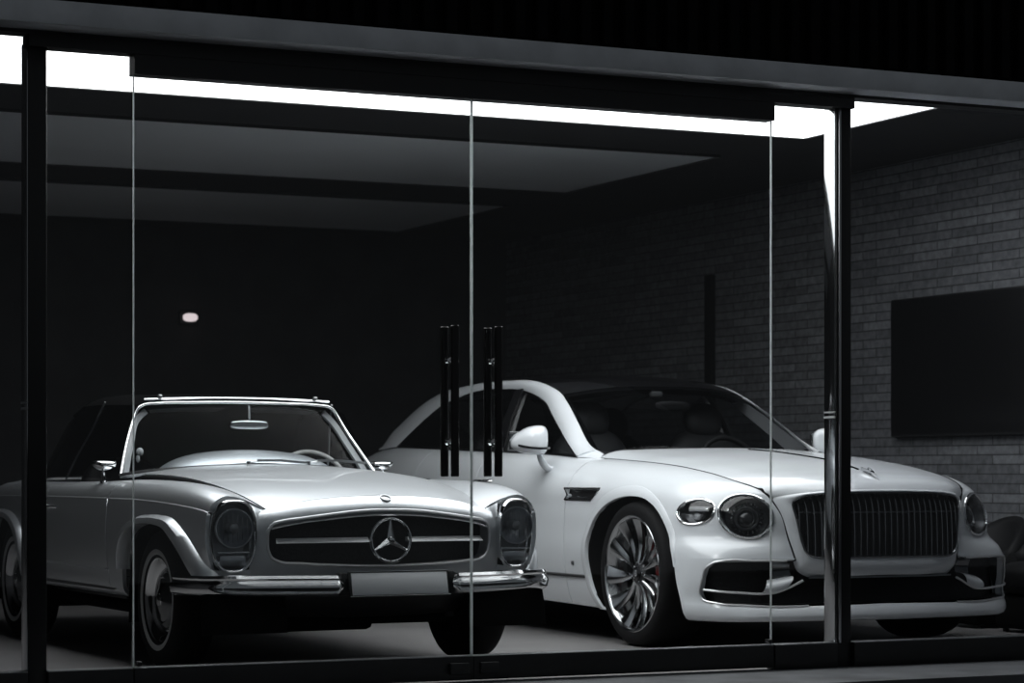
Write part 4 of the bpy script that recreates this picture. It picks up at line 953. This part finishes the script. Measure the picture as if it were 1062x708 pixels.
    # boot and tail
    bt_ = [[(0, 4.03, 1.052), (.36, 4.02, 1.050), (.72, 3.965, 1.052)], [(0, 4.25, 1.03), (.35, 4.24, 1.025), (.66, 4.20, 1.008)], [(0, 4.42, 1.0), (.3, 4.41, .995), (.61, 4.37, .965)]]
    patch(Surf([sym(r) for r in bt_]), res=.06).build('boot_lid', P, car)
    tl = [[(0, 4.425, .985), (.3, 4.415, .982), (.62, 4.375, .955), (.74, 4.37, .91)], [(0, 4.44, .80), (.3, 4.43, .80), (.65, 4.40, .80), (.80, 4.375, .80)], [(0, 4.45, .50), (.3, 4.44, .50), (.68, 4.41, .50), (.82, 4.375, .50)], [(0, 4.38, .22), (.3, 4.375, .22), (.6, 4.36, .22), (.78, 4.375, .24)]]
    patch(Surf([sym(r) for r in tl]), res=.06).build('tail_panel', P, car)
    # ---------------- door mirrors
    for s in (-1, 1):
        o = empty('door_mirror', (s * .93, 1.0 + (.05 if s > 0 else 0), .95), math.radians(62) if s > 0 else 0, car); fx = Matrix.Diagonal((s, 1, 1, 1))
        secs = []
        for x, y0, y1, z0, z1 in [(.945, 1.045, 1.055, 1.07, 1.09), (.948, 1.0, 1.085, 1.025, 1.128), (.965, .955, 1.10, 1.000, 1.150), (1.00, .925, 1.105, .993, 1.156), (1.05, .925, 1.105, .996, 1.146), (1.09, .955, 1.10, 1.008, 1.122), (1.122, 1.005, 1.095, 1.027, 1.085), (1.134, 1.05, 1.07, 1.05, 1.06)]:
            t = np.linspace(0, 2 * PI, 36, endpoint=False); e = .72; sg = lambda w_: np.sign(w_) * np.abs(w_) ** e
            ym, zm = (y0 + y1) / 2, (z0 + z1) / 2
            secs.append(np.stack([np.full(36, x), ym + (y1 - y0) / 2 * sg(np.cos(t)), zm + (z1 - z0) / 2 * sg(np.sin(t))], 1))
        secs = np.array(secs); Kx = np.linspace(0, 1, len(secs)); Bq = basis(Kx, np.linspace(0, 1, 30)); fine = np.einsum('ij,jnc->inc', Bq, secs)
        mv = Matrix.Translation((-.93, -1.0, -.95)); sh = G().add(*grid(fine, closed_u=True)); sh.f += [tuple(range(36)), tuple(range(29 * 36, 30 * 36))]
        sh.moved(mv).moved(fx).build('mirror_shell', P, o)
        sweep(curve([(.955, .958, 1.032), (1.03, .922, 1.028), (1.085, .946, 1.034), (1.122, 1.0, 1.046)], 24), [(-.004, -.006), (.004, -.006), (.004, .006), (-.004, .006)]).moved(mv).moved(fx).build('indicator', 'black_gloss', o)
        box((1.045, 1.106, 1.07), (.17, .008, .105), .003).moved(mv).moved(fx).build('mirror_glass', 'mirror_steel', o)
        tube(curve([(.885, 1.06, .915), (.93, 1.045, .925), (.965, 1.03, .96), (.985, 1.03, 1.01)], 14), .026, 12, flat=.7, scale=np.linspace(1.1, .85, 14)).moved(mv).moved(fx).build('mirror_arm', P, o)
    # ---------------- cabin
    dsh = [sym([(0, .80, .985), (.3, .82, .985), (.62, .92, .985)]), sym([(0, 1.05, .99), (.3, 1.05, 1.0), (.66, 1.08, .98)]), sym([(0, 1.16, .93), (.3, 1.16, .93), (.68, 1.16, .93)]), sym([(0, 1.17, .60), (.3, 1.17, .60), (.68, 1.17, .60)])]
    patch(Surf(dsh), res=.06, rim=0).build('dashboard', 'leather_dark', car)
    for s in (-1, 1):
        for y, lab in ((1.55, 'f'), (2.75, 'r')):
            o = empty('seat', (.38 * s, y - .1, .55), 0, car); tl_ = Matrix.Rotation(math.radians(-16), 3, 'X')
            lm = 'leather_grey' if lab == 'f' else 'leather_dark'
            blob((0, -.2, -.02), (.26, .28, .11), 3).build('seat_cushion', lm, o)
            blob((0, .10, .28), (.25, .10, .33), 3, rot=tl_).build('seat_back', lm, o)
            blob((0, .16, .655), (.125, .060, .105), 2.6, rot=tl_).build('headrest', lm, o)
    lin = box((0, 2.0, .35), (1.60, 2.9, .04), .01).join(box((0, .90, .62), (1.5, .03, .55), .01)).join(box((0, 3.3, .75), (1.45, .04, .60), .01))
    for s in (-1, 1): lin.join(box((.78 * s, 2.05, .64), (.03, 2.5, .62), .01))
    lin.build('cabin_lining', 'leather_dark', car)
    both('pillar_lining', loft([[(.692, .93, 1.03), (.655, 1.20, 1.172), (.592, 1.50, 1.325)], [(.672, 1.14, 1.03), (.638, 1.36, 1.16), (.578, 1.61, 1.31)]], 24, 4), 'trim_light', car)
    hdl = patch(Surf([[(a * .95, b + .02, c - .045) for a, b, c in sym(r)] for r in rf[:6]], flip=True), res=.08, rim=0); hdl.build('headlining', 'leather_dark', car)
    im = empty('interior_mirror', (0.03, 1.345, 1.282), 0, car)
    blob((0, 0, 0), (.115, .022, .030), 3).build('mirror_shell', 'black', im); box((-.10, .02, .068), (.075, .05, .035), .012).build('sensor_housing', 'grey_plastic', im)
    sw = empty('steering_wheel', (.38, 1.28, .93), 0, car); R2 = Matrix.Rotation(math.radians(-24), 4, 'X'); a = np.linspace(0, 2 * PI, 64, endpoint=False)
    tube(np.stack([.185 * np.cos(a), 0 * a, .185 * np.sin(a)], 1), .016, 10, True, up=(0, 1, 0)).moved(R2).build('wheel_rim', 'leather_dark', sw)
    hubs = lathe([(.001, .0), (.06, .0), (.07, -.02), (.06, -.05)], 32, 'y').join(box((0, -.01, 0), (.34, .02, .035), .008)); hubs.moved(R2).build('wheel_hub', 'leather_dark', sw)
    # ---------------- wheels
    ty = [(.292, -.125), (.298, -.135), (.318, -.141), (.345, -.139), (.362, -.128), (.372, -.10), (.3755, -.05), (.376, 0), (.3755, .05), (.372, .10), (.362, .128), (.345, .139), (.318, .141), (.298, .135), (.292, .125)]
    rim_ = [(.292, -.12), (.27, -.10), (.262, -.02), (.268, .06), (.280, .10), (.287, .118), (.292, .124), (.300, .132), (.302, .137), (.298, .140), (.290, .136), (.285, .128), (.280, .112)]
    def blade(k, n=11):
        a0 = 2 * PI * k / n; rr = np.linspace(.058, .284, 18); P_ = []
        for r in rr:
            t = (r - .058) / .226; sw_ = .11 * t * t - .02 * t; wd = (.011 + .036 * t ** 1.3); tw = .012 * (t ** .8) * (1 - .25 * t)
            xc = .098 + .030 * t ** 1.5 - .018 * math.sin(PI * t)
            row = []
            for c, dx in ((-1, -.5 - .6), (-1, -.5), (-.55, .15), (0, .32), (.55, .22), (1, 0.1), (1, -.9)):
                an = a0 + sw_ + c * wd / max(r, .08); row.append((xc + (dx * .016) - c * tw * .5, r * math.sin(an), r * math.cos(an)))
            P_.append(row)
        return G().add(*grid(np.array(P_)))
    def wheel():
        r = empty('wheel', (0, 0, .376), 0, car)
        lathe(ty, 80).build('tyre', 'rubber', r); lathe(rim_, 80).build('rim', 'alloy', r)
        sp = G()
        for k in range(11): sp.join(blade(k))
        sp.build('spokes', 'alloy', r, ang=55)
        lathe([(.07, .06), (.066, .092), (.055, .102), (.036, .104)], 40).build('hub', 'alloy_dark', r)
        lathe([(.037, .102), (.036, .110), (.030, .113), (.001, .114)], 32).build('centre_cap', 'black_gloss', r)
        text_mesh('B', .045, .001).moved(Matrix.Translation((.1145, 0, 0)) @ Matrix.Rotation(PI / 2, 4, 'Z') @ Matrix.Rotation(PI / 2, 4, 'X')).build('cap_emblem', 'chrome', r)
        nb = G()
        for k in range(5):
            t = 2 * PI * k / 5; nb.join(lathe([(.009, .09), (.009, .106), (.001, .107)], 12, 'x', (0, .050 * math.cos(t), .050 * math.sin(t))))
        nb.build('wheel_nuts', 'chrome', r)
        lathe([(.05, .01), (.205, .01), (.207, .004), (.207, -.022), (.205, -.028), (.05, -.028)], 64).build('brake_disc', 'disc', r)
        return r
    def caliper(s):
        pts_ = []; g = G(); pr = []
        for t in np.linspace(-.55, .50, 14):
            a_ = t + .18; row = [(.185 * 1, x) for x in (0,)]
            prof = [(.135, -.05), (.215, -.05), (.232, -.03), (.234, .030), (.218, .052), (.140, .052), (.135, .03)]
            pr.append([(x, -r_ * math.cos(a_), r_ * math.sin(a_)) for r_, x in prof])
        v, f = grid(np.array(pr), closed_u=True); f = f + [tuple(range(7)), tuple(range(13 * 7, 14 * 7))]
        return G().add(v, f)
    first = wheel(); cal = {}
    for i, (x, y, rz) in enumerate([(.812, 0, 0), (-.812, 0, PI), (.81, 3.194, 0), (-.81, 3.194, PI)]):
        o = first if i == 0 else first.copy()
        if i:
            COL.objects.link(o)
            for ch in list(first.children):
                if ch.name.startswith('brake_caliper'): continue
                c = ch.copy(); COL.objects.link(c); c.parent = o
        o.location = (x, y, .376); o.rotation_euler = (0, 0, rz)
        cg = caliper(1)
        if rz: cg = cg.moved(Matrix.Rotation(PI, 4, 'Z')).moved(Matrix.Diagonal((1, 1, 1, 1)))
        # the caliper always sits on the leading side of the disc
        if rz: cg = caliper(1).mirrored().moved(Matrix.Rotation(-PI, 4, 'Z'))
        tag(cg.moved(Matrix.Translation((.02, 0, 0))).build('brake_caliper', 'red', o), 'dark red brake caliper')
    return car
# ================================================================== the showroom
GY = 9.40            # the glass line
def setting(name, g, mat, parent=None, ang=38):
    o = g.build(name, mat, parent, ang)
    if parent is None: o['kind'] = 'structure'
    return o
def span(x0, x1, y0, y1, z0, z1, b=.0): return box(((x0 + x1) / 2, (y0 + y1) / 2, (z0 + z1) / 2), (x1 - x0, y1 - y0, z1 - z0), b)

def build_room():
    setting('floor', span(.6, 9.0, 9.46, 19.1, -.12, 0), 'floor')
    setting('ground_pavement', span(-4, 14, 8.71, 9.46, -.12, 0), 'pavement')
    setting('ground_road', span(-6, 16, -2.0, 8.71, -.24, -.10), 'clad')
    setting('ceiling', span(.6, 9.0, 9.46, 19.1, 2.90, 3.02), 'ceiling')
    setting('wall_right', span(8.94, 9.10, 9.46, 19.1, 0, 2.90), 'brick')
    setting('wall_left', span(.50, .60, 9.46, 19.1, 0, 2.90), 'plaster_dark')
    setting('wall_back', span(.50, 9.10, 19.0, 19.15, 0, 2.90), 'plaster_dark')
    setting('trim_1', span(8.90, 8.945, 15.385, 15.48, 0, 2.35, .004), 'black_matt')
    # facade over the glass
    g = span(-4, 20, 9.36, 9.46, 2.627, 3.05); g.join(span(2.332, 6.184, 9.365, 9.455, 2.578, 2.63)); g.join(span(2.761, 5.757, 9.37, 9.45, 2.497, 2.58))
    setting('trim_2', g, 'steel_black')
    f = span(-4, 20, 9.20, 9.36, 2.640, 2.733, .003); setting('trim_3', f, 'fascia')
    c = G(); c.join(span(-4, 20, 9.245, 9.36, 2.733, 7.6))
    for i in range(226): x = -3.9 + i * .105; c.join(box((x, 9.225, 5.17), (.055, .05, 4.86), .006, seg=1))
    c.join(span(-4, 2.18, 9.36, 9.46, 0, 2.63))
    setting('wall_front', c, 'clad')
    for n, (x0, x1) in enumerate(((2.332, 2.409), (6.099, 6.184))):
        o = setting('trim_%d' % (4 + n), span(x0 + .004, x1, 9.395, 9.49, 0, 2.64, .003), 'steel_black')
        setting('polished_cover', span(x0, x0 + .006, 9.402, 9.492, .112, 2.60, .001), 'mirror_steel', o)
        if n: setting('edge_bead', span(x0 + .014, x0 + .026, 9.386, 9.398, .112, 2.58, .002), 'satin', o)
        setting('joint_band', span(x0 - .002, x0 + .006, 9.400, 9.493, 1.148, 1.158, .001).join(span(x0 - .002, x0 + .006, 9.400, 9.493, 1.172, 1.180, .001)), 'trim_light', o)
    # windows and glass doors
    def window(n, x0, x1, top, mat):
        o = empty('window_%d' % n, ((x0 + x1) / 2, GY, 0)); o['kind'] = 'structure'; mv = Matrix.Translation((-(x0 + x1) / 2, -GY, 0))
        span(x0, x1, GY - .006, GY + .006, .108, top).moved(mv).build('glass_pane', mat, o)
        span(x0, x1, 9.372, 9.45, 0, .112, .003).moved(mv).build('bottom_rail', 'steel_black', o)
        span(x0, x1, 9.375, 9.447, .112, .1155, .001).moved(mv).build('glazing_bead', 'satin', o)
        return o
    window(1, 2.18, 2.330, 2.63, 'glass_pane_tint'); window(2, 2.411, 2.757, 2.60, 'glass_pane')
    window(3, 5.762, 6.096, 2.60, 'glass_pane'); window(4, 6.188, 11.0, 2.63, 'glass_pane_tint')
    for n, (x0, x1, hx) in enumerate(((2.7625, 4.2562, 4.155), (4.2578, 5.7555, 4.359))):
        o = empty('door_%d' % (n + 1), (x0 if n == 0 else x1, GY, 0)); o['kind'] = 'structure'; mv = Matrix.Translation((-(x0 if n == 0 else x1), -GY, 0))
        L = lambda g: g.moved(mv)
        L(span(x0 + .004, x1 - .004, GY - .006, GY + .006, .108, 2.50)).build('glass_pane', 'glass_pane', o)
        L(span(x0, x1, 9.376, 9.444, .012, .112, .003)).build('bottom_rail', 'steel_black', o)
        L(span(x0, x1, 9.378, 9.442, .112, .1155, .001)).build('glazing_bead', 'satin', o)
        for xe in (x0 + .0017, x1 - .0017):
            L(span(xe - .0016, xe + .0016, GY - .006, GY + .006, .116, 2.50)).build('glass_edge', 'glass_edge', o)
        L(box((x1 - .07 if n == 0 else x0 + .07, GY, .062), (.09, .085, .05), .006)).build('lock', 'steel_black', o)
        L(box((x0 + .02 if n == 0 else x1 - .02, GY - .01, .130), (.02, .04, .02), .004)).build('pivot', 'steel_black', o)
        for y in (9.345, 9.455):
            h = L(lathe([(.001, .881), (.0155, .881), (.018, .884), (.018, 1.521), (.0155, 1.524), (.001, 1.524)], 28, 'z', (hx, y, 0))).build('pull_handle', 'handle', o)
        for z in (1.375, 1.026):
            L(lathe([(.010, 9.345), (.010, 9.385), (.016, 9.388), (.016, 9.412), (.010, 9.415), (.010, 9.455)], 20, 'y', (hx, 0, z))).build('handle_standoff', 'chrome', o)
    # ceiling light panels
    def panel(name, label, y0, y1, x1, mat, group=None):
        x0 = PANEL_X0
        o = empty(name, ((x0 + x1) / 2, (y0 + y1) / 2, 2.9)); tag(o, label, 'light', group); mv = Matrix.Translation((-(x0 + x1) / 2, -(y0 + y1) / 2, -2.9))
        span(x0 + .012, x1 - .012, y0 + .012, y1 - .012, 2.888, 2.897).moved(mv).build('diffuser', mat, o)
        fr = span(x0, x1, y0, y0 + .012, 2.882, 2.90).join(span(x0, x1, y1 - .012, y1, 2.882, 2.90)).join(span(x0, x0 + .012, y0, y1, 2.882, 2.90)).join(span(x1 - .012, x1, y0, y1, 2.882, 2.90))
        fr.moved(mv).build('frame', 'steel_black', o)
    panel('ceiling_light', 'lit white ceiling light panel above both cars behind the glass front', PANEL_Y0, 12.237, 7.725, 'light')
    panel('ceiling_light', 'switched off grey ceiling light panel just behind the lit one', 13.17, 15.35, 7.69, 'diffuser_off')
    panel('ceiling_light', 'switched off dark ceiling light panel deepest in the room', 16.30, 18.45, 7.69, 'diffuser_off')
    # television on the brick wall
    tv = empty('television', (8.92, 12.345, 1.575)); tag(tv, 'large black flat television hung on the grey brick wall', 'television'); mv = Matrix.Translation((-8.92, -12.345, -1.575))
    span(8.872, 8.924, 11.43, 13.02, 1.124, 2.008, .006).moved(mv).build('cabinet', 'black', tv)
    span(8.870, 8.876, 11.442, 13.008, 1.139, 1.996, .001).moved(mv).build('screen', 'tv', tv)
    span(8.922, 8.940, 12.0, 12.7, 1.35, 1.8, .002).moved(mv).build('wall_bracket', 'black', tv)
    # lamp at the far wall
    lp = empty('wall_lamp', (6.05, 18.97, 2.16)); tag(lp, 'small glowing pinkish wall lamp in the dark back of the room', 'lamp')
    box((0, .012, 0), (.16, .03, .11), .01).build('backplate', 'steel_black', lp); blob((0, -.03, 0), (.060, .04, .034), 2.6).build('lamp_shade', 'lamp_glow', lp)
    # low black armchairs by the brick wall
    for i, (x, y, lab) in enumerate(((8.48, 11.50, 'low black armchair by the brick wall partly hidden behind the white saloon'), (8.48, 10.93, 'low black armchair by the brick wall at the far right edge'))):
        o = empty('armchair', (x, y, 0), -PI / 2 * 1.0); tag(o, lab, 'chair', 'black armchairs by the brick wall')
        blob((0, -.02, .30), (.21, .21, .10), 3.2).build('seat', 'leather_black', o)
        t = np.linspace(PI * 1.08, -PI * .08, 40); P_ = []
        for a in t:
            hgt = .44 + .20 * max(0., math.sin(a)) ** .8; c, s_ = math.cos(a), math.sin(a); r0, r1 = .19, .27; row = []
            for r, z in ((r0, .22), (r0, hgt - .04), (r0 + .03, hgt), (r1 - .03, hgt), (r1, hgt - .04), (r1 - .02, .16), (r0, .16)): row.append((r * c, r * s_, z))
            P_.append(row)
        v, f = grid(np.array(P_), closed_v=False, closed_u=True); f = f + [tuple(range(7)), tuple(range(39 * 7, 40 * 7))]
        G().add(v, f)  .build('backrest', 'leather_black', o, ang=60)
        box((0, 0, .115), (.40, .40, .19), .03).build('frame', 'black_matt', o)
        for sx in (-1, 1):
            for sy in (-1, 1): lathe([(.001, .0), (.018, .0), (.020, .03), (.001, .03)], 16, 'z', (.15 * sx, .15 * sy, 0)).build('leg', 'steel_black', o)

def glass_edge_material():
    m = bpy.data.materials.new('polished_glass_edge'); m.use_nodes = True
    nt = m.node_tree; nt.nodes.clear(); out = nt.nodes.new('ShaderNodeOutputMaterial')
    t = nt.nodes.new('ShaderNodeBsdfTranslucent'); t.inputs['Color'].default_value = (.92, .95, .95, 1)
    d = nt.nodes.new('ShaderNodeBsdfDiffuse'); d.inputs['Color'].default_value = (.85, .88, .88, 1)
    mx = nt.nodes.new('ShaderNodeMixShader'); mx.inputs['Fac'].default_value = .35
    nt.links.new(t.outputs[0], mx.inputs[1]); nt.links.new(d.outputs[0], mx.inputs[2]); nt.links.new(mx.outputs[0], out.inputs['Surface'])
    return m
M['glass_edge'] = glass_edge_material()
PANEL_X0, PANEL_Y0 = 2.56, 9.48

build_room()
build_convertible()
build_saloon()

# ------------------------------------------------------------------ night sky glow from the street
wd = bpy.data.worlds.new('night_street'); SC.world = wd; wd.use_nodes = True
bgn = wd.node_tree.nodes['Background']; bgn.inputs['Color'].default_value = (.86, .93, 1., 1); bgn.inputs['Strength'].default_value = .08

# ------------------------------------------------------------------ added fill spot, no visible fixture, to brighten the saloon's side
sl = bpy.data.lights.new('saloon_fill_spot', 'SPOT'); sl.energy = 140; sl.spot_size = math.radians(50); sl.spot_blend = .6; sl.shadow_soft_size = .45; sl.color = (.97, .985, 1.)
so_ = bpy.data.objects.new('saloon_fill_spot', sl); COL.objects.link(so_); so_.location = (3.6, 9.60, 2.80)
so_.rotation_euler = (Vector((5.9, 11.5, .10)) - Vector(so_.location)).to_track_quat('-Z', 'Y').to_euler()

# ------------------------------------------------------------------ camera
cam = bpy.data.cameras.new('camera'); co = bpy.data.objects.new('camera', cam); COL.objects.link(co)
co.location = (0, 0, .9076); co.rotation_euler = (PI / 2, 0, -math.radians(25.33))
cam.sensor_width = 36; cam.lens = 2495. / 1062 * 36; cam.shift_y = (487.6 - 354) / 1062
cam.clip_start = .05; cam.clip_end = 100
cam.dof.use_dof = True; cam.dof.focus_distance = 10.9; cam.dof.aperture_fstop = 4.
SC.camera = co
vs = SC.view_settings; vs.view_transform = 'Standard'; vs.look = 'None'; vs.exposure = 0.; vs.gamma = 1.; vs.use_curve_mapping = False
SC.cycles.max_bounces = 14; SC.cycles.transparent_max_bounces = 24; SC.cycles.diffuse_bounces = 5; SC.cycles.glossy_bounces = 5
SC.cycles.sample_clamp_indirect = 6.; SC.cycles.use_denoising = True; SC.cycles.caustics_reflective = False; SC.cycles.caustics_refractive = False
